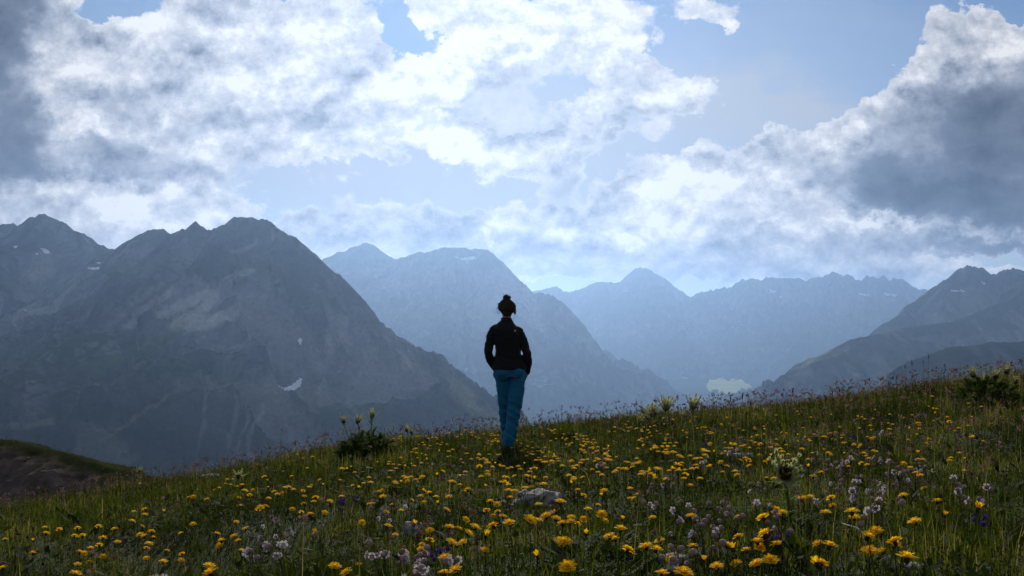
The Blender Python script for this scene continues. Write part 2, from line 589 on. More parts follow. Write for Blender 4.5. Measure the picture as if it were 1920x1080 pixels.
def hf_sample(o, X, Y):
    xs, ys, H = HF[o.name]
    u = np.clip((X - xs[0]) / (xs[1] - xs[0]), 0, len(xs) - 1.001)
    v = np.clip((Y - ys[0]) / (ys[1] - ys[0]), 0, len(ys) - 1.001)
    i, j = u.astype(int), v.astype(int)
    fu, fv = u - i, v - j
    return (H[i, j] * (1 - fu) + H[i + 1, j] * fu) * (1 - fv) + (H[i, j + 1] * (1 - fu) + H[i + 1, j + 1] * fu) * fv


def drape(o, name, mat, poly, lift=1.2, n=40, edge=0.12, seed=3, attrs=None, kind=None):
    """A patch (snow, pasture) that lies on the surface of massif o, over the ground seen inside polygon poly."""
    poly = np.array(poly, float)
    x0, y0 = poly.min(0)
    x1, y1 = poly.max(0)
    gx, gy = np.meshgrid(np.linspace(x0 - 1, x1 + 1, n), np.linspace(y0 - 1, y1 + 1, n), indexing='ij')
    size = min(x1 - x0, y1 - y0)
    wx = gx + fbm(gx / size * 2.2, gy / size * 2.2, 4, seed) * size * edge * 2
    wy = gy + fbm(gx / size * 2.2 + 5, gy / size * 2.2, 4, seed + 3) * size * edge * 2
    ins = np.zeros(gx.shape, bool)
    for (ax, ay), (bx, by) in zip(poly, np.roll(poly, -1, 0)):
        c = ((ay > wy) != (by > wy)) & (wx < (bx - ax) * (wy - ay) / ((by - ay) if abs(by - ay) > 1e-9 else 1e-9) + ax)
        ins ^= c
    xs, ys, H = HF[o.name]
    d = np.full(gx.shape, float(ys[0]))
    hit = np.zeros(gx.shape, bool)
    res = d.copy()
    for s in np.linspace(max(ys[0], 50), ys[-1], 700):
        X = (gx - 960) / F * s
        Z = CAMZ + (HORIZON - gy) / F * s
        under = (Z <= hf_sample(o, X, np.full(X.shape, s))) & ~hit
        res[under] = s
        hit |= under
    ins &= hit
    X, Y = (gx - 960) / F * res, res
    Zs = hf_sample(o, X, Y) + lift
    idx = np.full(gx.shape, -1)
    faces = []
    V = np.stack([X, Y, Zs], -1).reshape(-1, 3)
    for i in range(n - 1):
        for j in range(n - 1):
            if ins[i, j] and ins[i + 1, j] and ins[i + 1, j + 1] and ins[i, j + 1]:
                q = [i * n + j, (i + 1) * n + j, (i + 1) * n + j + 1, i * n + j + 1]
                ds = res.ravel()[q]
                if ds.max() - ds.min() < 0.05 * ds.mean():
                    faces.append(q)
    if not faces:
        print('EMPTY PATCH', name, poly[0])
        return None
    f = np.array(faces)
    used, inv = np.unique(f, return_inverse=True)
    f = inv.reshape(f.shape).astype(np.int32)[:, ::-1]
    at_ = None
    if attrs is not None:
        at_ = {'albedo': np.tile(attrs, (len(used), 1))}
    me = mesh_np(name, V[used], f, mat, True, at_)
    return tag(link(name, me, parent=o), kind=kind)


# ---- the far peak at the left edge
m_left = massif('mountain', [
    (ridge_line([(-700, 470, 3000), (-420, 400, 3000), (-200, 455, 3000), (-60, 415, 3000), (0, 420, 3000), (22, 418, 3000),
                 (36, 424, 3000), (48, 420, 3000), (62, 410, 3000), (82, 399, 3000), (100, 408, 2990), (150, 434, 2980),
                 (185, 455, 2970), (211, 467, 2950), (260, 500, 2900), (330, 560, 2850)], 3.0, 11, near=NEAR), 0.95, 0.62, 160),
    (ridge_line([(82, 399, 3000), (60, 440, 2900), (20, 480, 2800), (-60, 540, 2650)], 2.0, 13, near=NEAR), 1.0, 0.7, 120),
    (ridge_line([(150, 434, 2980), (170, 470, 2880), (150, 510, 2780)], 2.0, 14, near=NEAR), 1.0, 0.7, 120),
], -1998, -518, 1517, 2738, 300, 260, 'pointed dark rocky peak at the far left with small snow patches', seed=3, gully=40, turf=0.42)

# ---- rounded shoulder between the left peak and the big massif
m_shoulder = massif('mountain', [
    (ridge_line([(120, 520, 2750), (190, 480, 2700), (215, 468, 2680), (250, 447, 2650), (278, 431, 2640), (305, 428, 2640),
                 (318, 438, 2620), (360, 470, 2600), (420, 520, 2600)], 1.2, 17, near=NEAR), 0.85, 0.6, 160),
    (ridge_line([(290, 429, 2640), (240, 500, 2480), (150, 580, 2300)], 1.5, 18, near=NEAR), 0.8, 0.55, 120),
], -1110, -407, 1406, 2294, 200, 220, 'smooth rounded dark shoulder between the left peak and the big mountain', seed=5, turf=0.62)

# ---- the big massif on the left
m_big = massif('mountain', [
    (ridge_line([(300, 470, 2320), (320, 440, 2300), (338, 428, 2290), (352, 431, 2280), (362, 420, 2270), (369, 416, 2270),
                 (380, 427, 2265), (395, 430, 2260), (415, 424, 2255), (436, 412, 2250), (462, 406, 2250), (480, 410, 2250),
                 (497, 409, 2245), (512, 421, 2240), (528, 432, 2230), (556, 446, 2215), (585, 472, 2200), (606, 492, 2190),
                 (616, 510, 2185), (632, 513, 2180), (645, 522, 2170), (668, 555, 2150), (700, 592, 2130), (735, 634, 2110),
                 (780, 672, 2090), (830, 708, 2060), (875, 745, 2030), (915, 780, 2000), (950, 815, 1980), (1000, 870, 1960)], 3.4, 23, near=NEAR),
     1.05, 0.66, 150),
    # spur that runs down to the left, in front of the shoulder
    (ridge_line([(350, 432, 2280), (300, 500, 2120), (230, 570, 1960), (150, 625, 1840), (60, 680, 1720), (-60, 740, 1600), (-300, 800, 1500)], 2.0, 27, near=NEAR), 0.75, 0.5, 150),
    (ridge_line([(436, 412, 2250), (400, 520, 2090), (350, 600, 1980), (290, 660, 1880)], 2.0, 28, near=NEAR), 0.85, 0.6, 120),
    # the rocky face below the summit
    (ridge_line([(490, 410, 2248), (520, 510, 2120), (560, 600, 2020), (590, 680, 1930)], 2.0, 29, near=NEAR), 0.95, 0.66, 100),
    (ridge_line([(632, 513, 2180), (640, 600, 2080), (660, 690, 1980), (690, 780, 1890)], 2.0, 30, near=NEAR), 1.0, 0.7, 90),
    (ridge_line([(420, 480, 2140), (450, 640, 1960), (470, 760, 1830), (480, 860, 1740)], 2.0, 31, near=NEAR), 0.9, 0.7, 90),
    # grassy ridge low on the left
    (ridge_line([(380, 720, 1830), (320, 738, 1760), (240, 790, 1680), (150, 826, 1600), (40, 838, 1540), (-200, 860, 1480)], 1.5, 33, near=NEAR), 0.7, 0.5, 120),
], -1221, 311, 851, 2146, 560, 480, 'big steep grey mountain on the left with pale scree fans', gully=46, feat=190, rough_amp=28,
    seed=7, forest_below=-95, turf=0.55, scree=0.40, strokes=[
        ([(468, 505), (420, 532), (365, 560)], 9, (0.42, 0.40, 0.37), 0.95), ([(372, 556), (335, 582), (305, 592)], 10, (0.42, 0.40, 0.37), 0.95),
        ([(440, 582), (390, 598), (330, 612)], 15, (0.42, 0.40, 0.37), 0.95), ([(415, 545), (380, 575), (345, 600)], 8, (0.42, 0.40, 0.37), 0.95),
        ([(325, 545), (285, 570), (240, 605)], 9, (0.34, 0.33, 0.29), 0.9), ([(300, 530), (250, 575), (205, 600)], 6, (0.24, 0.23, 0.2), 0.6),
        ([(480, 455), (455, 465), (440, 470)], 5, (0.26, 0.26, 0.26), 0.8), ([(640, 605), (615, 640), (595, 690)], 17, (0.30, 0.29, 0.28), 0.8),
        ([(385, 730), (384, 790), (376, 850)], 3.5, (0.22, 0.21, 0.20), 0.6), ([(440, 720), (436, 780), (432, 850)], 3.5, (0.22, 0.21, 0.20), 0.6),
        ([(490, 760), (472, 800), (470, 860)], 4, (0.28, 0.27, 0.26), 0.8), ([(455, 740), (462, 790), (452, 840)], 3, (0.24, 0.23, 0.22), 0.8),
        ([(610, 640), (606, 690), (600, 740)], 3.5, (0.28, 0.27, 0.26), 0.8), ([(565, 640), (560, 690), (552, 715)], 3, (0.22, 0.21, 0.20), 0.6),
        ([(540, 790), (545, 830), (560, 850)], 6, (0.22, 0.21, 0.2), 0.7), ([(650, 740), (690, 800), (700, 840)], 5, (0.2, 0.2, 0.19), 0.6),
        ([(850, 722), (890, 762), (930, 800)], 20, (0.20, 0.22, 0.085), 0.9), ([(700, 660), (760, 680), (810, 712)], 9, (0.16, 0.17, 0.08), 0.6),  # grass on the right ridge, its sunlit tone painted into the albedo
        ([(340, 735), (260, 780), (190, 825)], 4, (0.17, 0.17, 0.10), 0.7), ([(100, 785), (50, 795), (0, 800)], 7, (0.18, 0.17, 0.13), 0.6),  # low left ridge line: lit grass painted pale into the albedo
        ([(300, 640), (220, 670), (150, 690)], 9, (0.07, 0.10, 0.03), 0.8), ([(330, 625), (280, 655), (180, 700)], 10, (0.07, 0.095, 0.03), 0.7)])

# ---- the peak and the broad mountain in the middle
m_mid_back = massif('mountain', [
    (ridge_line([(500, 520, 5600), (560, 515, 5600), (610, 484, 5600), (640, 472, 5600), (662, 463, 5600), (686, 454, 5600), (698, 458, 5600),
                 (716, 472, 5580), (740, 485, 5560), (780, 500, 5550), (860, 540, 5550)], 1.5, 41, near=0.91), 0.9, 0.6, 250),
], -1550, 90, 4000, 6100, 180, 200, 'pale hazy peak rising behind the ridge of the big left mountain', seed=9, gully=40, feat=330, rough_amp=50)

m_mid = massif('mountain', [
    (ridge_line([(640, 560, 5000), (700, 510, 4980), (750, 484, 4960), (775, 477, 4950), (800, 470, 4940), (838, 463, 4930), (880, 465, 4920), (906, 466, 4910),
                 (925, 476, 4900), (946, 494, 4890), (968, 520, 4880), (985, 540, 4870), (998, 547, 4830), (1018, 549, 4780), (1036, 553, 4730),
                 (1060, 572, 4700), (1085, 600, 4680), (1112, 632, 4660), (1140, 672, 4640), (1165, 706, 4620), (1190, 738, 4600), (1215, 770, 4580)], 2.4, 43),
     1.0, 0.68, 260),
    (ridge_line([(838, 463, 4930), (800, 560, 4600), (770, 640, 4380), (760, 720, 4200)], 1.5, 44), 0.95, 0.65, 200),
    (ridge_line([(985, 540, 4870), (960, 620, 4640), (930, 700, 4440), (910, 760, 4300)], 1.5, 45), 0.95, 0.65, 200),
    (ridge_line([(1036, 553, 4730), (1060, 650, 4560), (1070, 730, 4420)], 1.5, 46), 0.95, 0.65, 200),
], -1200, 900, 3600, 5900, 340, 330, 'broad hazy mountain in the middle behind the person with a snow field near its top',
    seed=11, gully=70, feat=300, rough_amp=44, forest_below=-120)

# ---- far ranges on the right
m_horn = massif('mountain', [
    (ridge_line([(940, 560, 8300), (1000, 546, 8300), (1030, 540, 8300), (1044, 535, 8300), (1054, 546, 8300), (1085, 545, 8300), (1108, 530, 8280),
                 (1130, 528, 8270), (1150, 529, 8260), (1168, 531, 8250), (1178, 512, 8240), (1190, 503, 8240), (1204, 501, 8240),
                 (1222, 506, 8230), (1244, 518, 8220), (1270, 540, 8210), (1297, 557, 8200), (1330, 590, 8180)], 2.6, 51, near=0.92), 1.05, 0.62, 300),
    (ridge_line([(1200, 502, 8240), (1180, 570, 7900), (1160, 640, 7500)], 1.0, 52, near=0.92), 0.9, 0.6, 200),
], -280, 1840, 5980, 8830, 200, 200, 'faint blue horn-shaped peak far behind the person', seed=13, gully=75, feat=420, rough_amp=60)

m_far = massif('mountain', [
    (ridge_line([(1250, 575, 7400), (1297, 556, 7400), (1318, 546, 7400), (1345, 541, 7400), (1370, 539, 7400), (1383, 529, 7400), (1400, 523, 7400),
                 (1425, 524, 7400), (1450, 518, 7400), (1475, 521, 7400), (1510, 524, 7390), (1540, 519, 7380), (1558, 513, 7380), (1572, 510, 7380),
                 (1588, 518, 7370), (1606, 526, 7360), (1625, 521, 7350), (1645, 518, 7350), (1668, 524, 7340), (1692, 523, 7330), (1712, 534, 7320),
                 (1738, 546, 7300), (1800, 580, 7250), (1900, 600, 7200)], 7.0, 53), 1.0, 0.55, 220),
    (ridge_line([(1400, 523, 7400), (1420, 600, 6900), (1450, 660, 6500)], 1.0, 54), 0.85, 0.5, 240),
    (ridge_line([(1572, 510, 7380), (1540, 580, 6900), (1500, 640, 6400), (1480, 690, 6100)], 1.0, 55), 0.85, 0.5, 240),
    (ridge_line([(1330, 545, 7400), (1290, 610, 7000), (1230, 660, 6600)], 1.0, 56), 0.85, 0.5, 240),
], 700, 4300, 5200, 8600, 320, 260, 'long jagged hazy range on the right with snow patches', seed=15, gully=95, feat=380, rough_amp=55,
    forest_below=-80)

m_right = massif('mountain', [
    (ridge_line([(1560, 700, 3500), (1640, 620, 3700), (1700, 575, 3850), (1740, 549, 3900), (1765, 530, 3900), (1788, 509, 3900), (1806, 500, 3900), (1824, 496, 3900),
                 (1842, 502, 3900), (1866, 514, 3900), (1880, 506, 3890), (1896, 502, 3890), (1925, 507, 3880), (1990, 480, 3850), (2150, 460, 3800), (2500, 470, 3700)], 2.4, 61, near=0.95),
     1.0, 0.6, 200),
    (ridge_line([(1990, 480, 3850), (1900, 560, 3500), (1800, 600, 3250), (1690, 615, 3050), (1600, 635, 2900), (1540, 668, 2800), (1470, 705, 2750), (1400, 745, 2700)], 1.6, 63, near=0.95), 0.6, 0.42, 200),
    (ridge_line([(2300, 560, 2700), (2060, 630, 2350), (1930, 640, 2200), (1850, 641, 2100), (1780, 651, 2020), (1710, 676, 1950), (1640, 708, 1880), (1560, 748, 1800), (1480, 790, 1750)], 1.4, 65, near=0.95), 0.6, 0.42, 200),
], 712, 4085, 1235, 4750, 400, 400, 'dark mountain at the right edge with grassy spurs running down to the valley', seed=17, gully=44, feat=260, rough_amp=34,
    forest_below=-110, turf=0.62, strokes=[
        ([(1690, 712), (1660, 722), (1625, 736)], 5, (0.20, 0.21, 0.12), 0.9), ([(1560, 640), (1620, 622), (1690, 622)], 5, (0.17, 0.17, 0.12), 0.8),
        ([(1500, 690), (1540, 668), (1580, 655)], 5, (0.18, 0.18, 0.13), 0.8), ([(1700, 632), (1780, 636), (1860, 632)], 5, (0.15, 0.15, 0.11), 0.7),
        ([(1480, 715), (1440, 735), (1400, 745)], 6, (0.12, 0.13, 0.08), 0.6)])

# ---- valley floor: one sheet that reaches the horizon under all the mountains
_u = np.linspace(-1, 1, 161)
_vx = np.sinh(_u * 3.2) / math.sinh(3.2) * 14000.0
VX, VY = np.meshgrid(_vx, _vx + 1500.0, indexing='ij')
VZ = VALLEY_Z + fbm(VX / 900.0, VY / 900.0, 4, 71) * 16.0
vn = fbm(VX / 420.0, VY / 420.0, 4, 73)
va = FOREST * 1.1 + (PASTURE * 0.45 - FOREST) * (0.6 * sstep(0.25, 0.45, vn))[..., None]
valley = link('valley_floor', mesh_np('valley_floor', np.stack([VX, VY, VZ], -1).reshape(-1, 3), grid_faces(161, 161), M_VALLEY, True,
                                      {'albedo': va.reshape(-1, 3)}))
tag(valley, kind='structure')
_gx = np.linspace(600, 2600, 120)
_gy = np.linspace(3500, 7500, 160)
HF[valley.name] = (_gx, _gy, np.full((120, 160), VALLEY_Z + 16.0))

# pale clearing and small pastures
drape(valley, 'pasture', M_VALLEY, [(1326, 714), (1345, 709), (1372, 711), (1400, 716), (1412, 722), (1405, 732), (1370, 738), (1332, 737), (1322, 727)],
      2.0, 46, 0.22, 5, PASTURE * 1.15)
drape(valley, 'pasture', M_VALLEY, [(1276, 705), (1292, 706), (1290, 712), (1278, 711)], 2.0, 20, 0.1, 6, PASTURE * 0.8)
# snow lying on the mountains
for o_, polys in (
    (m_big, [[(512, 724), (528, 729), (545, 726), (556, 715), (569, 713), (566, 727), (553, 735), (532, 735)],
             [(557, 640), (568, 636), (565, 650), (560, 648)]]),
    (m_left, [[(74, 466), (92, 470), (95, 477), (84, 478)], [(24, 465), (34, 462), (30, 468)], [(64, 479), (72, 477), (72, 481)]]),
    (m_shoulder, [[(164, 504), (188, 502), (186, 507), (166, 508)], [(178, 494), (190, 493), (188, 497)], [(66, 530), (78, 529), (76, 533)]]),
    (m_mid, [[(848, 479), (866, 484), (890, 481), (894, 487), (872, 490), (856, 486)], [(872, 489), (880, 490), (876, 497)]]),
    (m_far, [[(1441, 543), (1456, 546), (1452, 551), (1444, 549)], [(1608, 549), (1632, 553), (1630, 557), (1612, 555)],
             [(1655, 551), (1684, 554), (1680, 558), (1660, 556)], [(1460, 556), (1467, 557), (1464, 561)]]),
    (m_right, [[(1780, 545), (1812, 547), (1806, 550), (1784, 549)], [(1838, 530), (1850, 533), (1844, 536)]]),
):
    for q, pl in enumerate(polys):
        drape(o_, 'snow_patch', M_SNOW, pl, 1.5, 26, 0.08, 9 + q)

# ------------------------------------------------------------------ the hill the camera stands on
_TX = np.array([-40, -14, -9, -6, -4.2, -2, 0, 2.2, 3.5, 6, 9, 14, 40.0])
_TZ = np.array([-6.5, -2.3, -1.45, -0.92, -0.58, -0.20, 0.0, 0.20, 0.32, 0.66, 1.02, 1.6, 4.4])
_PY = np.array([-400, -30, -5, 0, 3, 6, 9, 10.8, 12.5, 13.5, 15, 18, 24, 40, 120, 700.0])
_PZ = np.array([40, 2.6, 0.10, -0.47, -0.78, -1.09, -1.34, -1.446, -1.48, -1.55, -1.80, -2.7, -5.5, -15, -75, -520.0])


def smooth_interp(x, xp, fp):
    """Monotone cubic through the given points."""
    h = np.diff(xp)
    dl = np.diff(fp) / h
    m = np.zeros(len(xp))
    m[1:-1] = np.where(dl[:-1] * dl[1:] > 0, 2 * dl[:-1] * dl[1:] / (dl[:-1] + dl[1:] + 1e-12), 0)
    m[0], m[-1] = dl[0], dl[-1]
    x = np.clip(x, xp[0], xp[-1])
    i = np.clip(np.searchsorted(xp, x) - 1, 0, len(xp) - 2)
    t = (x - xp[i]) / h[i]
    return ((2 * t ** 3 - 3 * t ** 2 + 1) * fp[i] + (t ** 3 - 2 * t ** 2 + t) * h[i] * m[i]
            + (-2 * t ** 3 + 3 * t ** 2) * fp[i + 1] + (t ** 3 - t ** 2) * h[i] * m[i + 1])


def ground(x, y):
    x, y = np.asarray(x, float), np.asarray(y, float)
    z = smooth_interp(y, _PY, _PZ)
    z = z + smooth_interp(np.clip(x, -40, 40), _TX, _TZ) * sstep(-2.0, 12.0, y)
    near = np.exp(-((np.hypot(x, y - 8) / 30.0) ** 2))
    z = z + near * (fbm(x / 2.6, y / 2.6, 3, 91) * 0.10 + fbm(x / 0.55, y / 0.55, 3, 93) * 0.030)
    z = z + (1 - near) * fbm(x / 40.0, y / 40.0, 4, 95) * 3.0 * sstep(20, 90, np.hypot(x, y))
    # added hollow in the left foreground: far side tilts from the sun, darkening it
    z = z - 0.22 * np.exp(-(((x + 1.9) / 1.2) ** 2 + ((y - 4.2) / 1.2) ** 2))
    return z + CAMZ


def soil_material():
    m, g = mat_new('meadow_soil')
    out = g.n('ShaderNodeOutputMaterial')
    b = g.n('ShaderNodeBsdfPrincipled')
    tc = g.n('ShaderNodeTexCoord')
    n = g.noise(tc.outputs['Object'], 1.6, 6, 0.6)
    n2 = g.noise(tc.outputs['Object'], 24.0, 5, 0.65)
    f = g.m('ADD', g.m('MULTIPLY', n, 0.6), g.m('MULTIPLY', n2, 0.4))
    g.put(b.inputs['Base Color'], g.colramp(f, [(0.3, (0.018, 0.022, 0.010)), (0.5, (0.035, 0.045, 0.016)), (0.62, (0.06, 0.065, 0.025)), (0.75, (0.09, 0.075, 0.05))]))
    b.inputs['Roughness'].default_value = 0.95
    b.inputs['Specular IOR Level'].default_value = 0.1
    bp = g.n('ShaderNodeBump')
    bp.inputs['Strength'].default_value = 0.8
    bp.inputs['Distance'].default_value = 0.03
    g.put(bp.inputs['Height'], n2)
    g.put(b.inputs['Normal'], bp.outputs[0])
    g.put(out.inputs[0], b.outputs[0])
    return m


def _axis(lo, hi, fine, n_f, reach, n_c):
    mid = np.linspace(lo, hi, n_f)
    t = np.linspace(0, 1, n_c + 1)[1:] ** 2.6
    return np.concatenate([(lo - t * reach)[::-1], mid, hi + t * reach])


gxs = _axis(-14, 14, 0, 190, 700, 34)
gys = _axis(-2, 22, 0, 170, 380, 34)
GX, GY = np.meshgrid(gxs, gys, indexing='ij')
GZ = ground(GX, GY)
meadow = link('meadow_ground', mesh_np('meadow_ground', np.stack([GX, GY, GZ], -1).reshape(-1, 3), grid_faces(len(gxs), len(gys)), soil_material()))
tag(meadow, kind='structure')

# ---- the bare-sided spur at the left edge
sp = [at(-420, 770, 30), at(-250, 800, 29), at(-120, 815, 28), at(0, 824, 27), at(60, 834, 26.5), at(130, 852, 26), at(200, 874, 25.5), at(260, 890, 25), at(340, 915, 24), at(460, 960, 23)]
hx, hy = np.linspace(-24, -4, 260), np.linspace(15, 34, 240)
HX, HY = np.meshgrid(hx, hy, indexing='ij')
h_, d_, a_ = ridge_height(HX, HY, [([tuple(p) for p in sp], 0.25, 0.75, 1.6)])
h_ = h_ + np.clip(d_ / 1.0, 0.1, 1) * (fbm(HX / 1.6, HY / 1.6, 5, 101, 0.6) * 0.28) + ridged(a_ / 0.9, d_ / 3.0, 4, 103) * np.clip(d_ / 2, 0, 1) * 0.22
h_ = h_ + fbm(HX / 0.35, HY / 0.35, 4, 117, 0.65) * 0.11 * np.clip(d_, 0.25, 1)
bare = sstep(0.25, 0.9, d_ + fbm(HX / 1.3, HY / 1.3, 4, 107) * 0.9) * (HY < 30) * sstep(-0.30, 0.05, fbm(HX / 1.5, HY / 1.5, 5, 109, 0.6) + 0.18)
bare = bare * (np.interp(HX, hx, np.interp(hx, [p.x for p in sp], [p.y for p in sp])) > HY)
ha = np.array((0.028, 0.030, 0.012)) * (1 + 0.6 * fbm(HX / 0.6, HY / 0.6, 4, 111))[..., None]
ha = ha + (np.array((0.10, 0.078, 0.064)) * (1 + 0.7 * fbm(HX / 0.4, HY / 0.4, 4, 113))[..., None] - ha) * bare[..., None]
M_SPUR = land_material('bare_earth_bank', 1.8, 0.9, 0.12)
rub = np.random.default_rng(119)
spur = link('hillside', mesh_np('hillside', np.stack([HX, HY, h_], -1).reshape(-1, 3), grid_faces(260, 240), M_SPUR, True, {'albedo': np.clip(ha, 0.005, 0.6).reshape(-1, 3)}))
tag(spur, 'grassy spur with a bare earth bank at the lower left edge', kind='structure')

# rubble lying on the bare bank (nobody could count it)
def build_rubble():
    w = (bare * (HY < 29)).ravel()
    ii = rub.choice(HX.size, 900, p=w / w.sum())
    ico = np.array([(1, 0, 0), (-1, 0, 0), (0, 1, 0), (0, -1, 0), (0, 0, 1), (0, 0, -1), (.6, .6, .6), (-.6, .6, .6), (.6, -.6, .6), (-.6, -.6, .6)], float)
    tri = np.array([(0, 6, 8), (0, 2, 6), (2, 7, 6), (2, 1, 7), (1, 9, 7), (1, 3, 9), (3, 8, 9), (3, 0, 8), (4, 8, 6), (4, 6, 7), (4, 7, 9), (4, 9, 8), (5, 2, 0), (5, 1, 2), (5, 3, 1), (5, 0, 3)])
    n = len(ii)
    sc = 0.03 + 0.10 * rub.random(n) ** 3
    V = ico[None] * (sc[:, None, None] * rub.uniform(0.6, 1.4, (n, 10, 3))) * np.array((1, 1, 0.7))
    V = V + np.stack([HX.ravel()[ii] + rub.uniform(-.05, .05, n), HY.ravel()[ii] + rub.uniform(-.05, .05, n), h_.ravel()[ii]], 1)[:, None]
    al = np.repeat(np.array((0.17, 0.145, 0.13))[None] * rub.uniform(0.5, 1.3, (n, 1)), 10, 0)
    me = mesh_np('rubble', V.reshape(-1, 3), (np.arange(n)[:, None, None] * 10 + tri[None]).reshape(-1, 3).astype(np.int32), M_SPUR, False, {'albedo': al})
    tag(link('rubble', me, spur), kind='stuff')


build_rubble()

# ------------------------------------------------------------------ haze
def build_haze():
    zb, zt = VALLEY_Z - 60.0, 420.0
    x0, x1, y0, y1 = -14300.0, 14300.0, -12800.0, 15800.0
    v = [(x, y, z) for z in (zb, zt) for x, y in ((x0, y0), (x1, y0), (x1, y1), (x0, y1))]
    f = np.array([(3, 2, 1, 0), (4, 5, 6, 7), (0, 1, 5, 4), (1, 2, 6, 5), (2, 3, 7, 6), (3, 0, 4, 7)])
    m, g = mat_new('haze_air')
    out = g.n('ShaderNodeOutputMaterial')
    pv = g.n('ShaderNodeVolumePrincipled')
    pv.inputs['Color'].default_value = (0.38, 0.60, 1.0, 1)
    pv.inputs['Density'].default_value = HAZE
    pv.inputs['Anisotropy'].default_value = 0.69
    g.put(out.inputs['Volume'], pv.outputs[0])
    o = link('haze', mesh_np('haze', v, f, m, False))
    tag(o, kind='stuff')


HAZE = 1.0e-4
build_haze()


# ------------------------------------------------------------------ meadow: helpers
_qx, _qy = np.linspace(-14, 14, 701), np.linspace(0, 20, 501)
_QZ = ground(*np.meshgrid(_qx, _qy, indexing='ij'))


def gz_fast(x, y):
    """Ground height by table look-up (4 cm grid)."""
    u = np.clip((np.asarray(x) + 14) / 0.04, 0, 699.999)
    v = np.clip(np.asarray(y) / 0.04, 0, 499.999)
    i, j = u.astype(int), v.astype(int)
    fu, fv = u - i, v - j
    return (_QZ[i, j] * (1 - fu) + _QZ[i + 1, j] * fu) * (1 - fv) + (_QZ[i, j + 1] * (1 - fu) + _QZ[i + 1, j + 1] * fu) * fv


def hit_ground(px, py, lift=0.0, dmin=2.0, dmax=14.5, n=500):
    """Where the line of sight through a pixel comes to `lift` metres above the ground (arrays)."""
    px, py, lift = (np.atleast_1d(a).astype(float) for a in np.broadcast_arrays(px, py, lift))
    s = np.linspace(dmin, dmax, n)[None]
    x = (px[:, None] - 960) / F * s
    z = CAMZ + (HORIZON - py[:, None]) / F * s
    u = z <= gz_fast(x, np.broadcast_to(s, x.shape)) + lift[:, None]
    ok = u.any(1)
    res = np.where(ok, s[0][u.argmax(1)], dmax)
    X = (px - 960) / F * res
    return X, res, gz_fast(X, res), ok


def ground_at(px, py, lift=0.0):
    X, Y, Z, ok = hit_ground(px, py, lift)
    return Vector((X[0], Y[0], Z[0]))


def leaf_mat(name, stops, transl=0.35, rough=0.55, attr='rnd', spec=0.04, tint=(1.25, 1.35, 0.6)):
    """Thin plant tissue: reflects, and lets a part of the light through. Colour by the plant's own random value."""
    m, g = mat_new(name)
    out = g.n('ShaderNodeOutputMaterial')
    b = g.n('ShaderNodeBsdfPrincipled')
    if attr == 'object':
        fac = g.n('ShaderNodeObjectInfo').outputs['Random']
    else:
        fac = g.n('ShaderNodeAttribute', attribute_name=attr).outputs['Fac']
    tc = g.n('ShaderNodeTexCoord')
    n = g.noise(tc.outputs['Object'], 60.0, 2, 0.5)
    fac = g.m('ADD', fac, g.m('MULTIPLY', g.m('SUBTRACT', n, 0.5), 0.25))
    c = g.colramp(fac, stops)
    g.put(b.inputs['Base Color'], c)
    b.inputs['Roughness'].default_value = max(rough, 0.75)
    b.inputs['Specular IOR Level'].default_value = min(spec, 0.05)
    if transl > 0:
        t = g.n('ShaderNodeBsdfTranslucent')
        g.put(t.inputs[0], g.mix(1.0, c, (*tint, 1), 'MULTIPLY'))
        mx = g.n('ShaderNodeMixShader')
        mx.inputs[0].default_value = transl
        g.put(mx.inputs[1], b.outputs[0])
        g.put(mx.inputs[2], t.outputs[0])
        g.put(out.inputs[0], mx.outputs[0])
    else:
        g.put(out.inputs[0], b.outputs[0])
    return m


M_GRASS = leaf_mat('meadow_grass', [(0.0, (0.015, 0.019, 0.003)), (0.45, (0.032, 0.041, 0.006)), (0.72, (0.070, 0.078, 0.010)), (0.90, (0.12, 0.095, 0.035)), (1.0, (0.20, 0.15, 0.085))], 0.58)
M_HERB = leaf_mat('herb_leaves', [(0.0, (0.011, 0.017, 0.004)), (0.6, (0.026, 0.038, 0.007)), (1.0, (0.048, 0.054, 0.012))], 0.35, 0.45)
M_STEM = leaf_mat('flower_stem', [(0.0, (0.045, 0.055, 0.022)), (1.0, (0.08, 0.075, 0.035))], 0.2, 0.6, 'object')
M_YELLOW = leaf_mat('yellow_petals', [(0.0, (0.86, 0.51, 0.003)), (1.0, (0.90, 0.63, 0.006))], 0.5, 0.6, 'object', 0.05, (1.05, 1.0, 0.7))
M_YELLOW2 = leaf_mat('yellow_petals_massed', [(0.0, (0.86, 0.51, 0.003)), (1.0, (0.90, 0.63, 0.006))], 0.5, 0.6, 'rnd', 0.05, (1.05, 1.0, 0.7))
M_CALYX = leaf_mat('flower_bracts', [(0.0, (0.025, 0.030, 0.014)), (1.0, (0.05, 0.05, 0.022))], 0.1, 0.7, 'object')
M_BLADDER = leaf_mat('campion_bladder', [(0.0, (0.26, 0.18, 0.17)), (1.0, (0.40, 0.31, 0.28))], 0.35, 0.6, 'object', 0.2, (1.05, 0.9, 0.9))
M_WHITE = leaf_mat('campion_petals', [(0.0, (0.52, 0.46, 0.46)), (1.0, (0.66, 0.62, 0.60))], 0.35, 0.6, 'object', 0.2, (1.0, 0.95, 0.95))
M_PINK = leaf_mat('pink_flowerlets', [(0.0, (0.15, 0.095, 0.065)), (0.5, (0.36, 0.25, 0.20)), (1.0, (0.60, 0.49, 0.45))], 0.5, 0.7, 'rnd', 0.1, (1.15, 0.9, 0.85))
M_PURPLE = leaf_mat('purple_petals', [(0.0, (0.05, 0.022, 0.14)), (1.0, (0.09, 0.04, 0.20))], 0.35, 0.6, 'object', 0.2, (1.0, 0.8, 1.1))
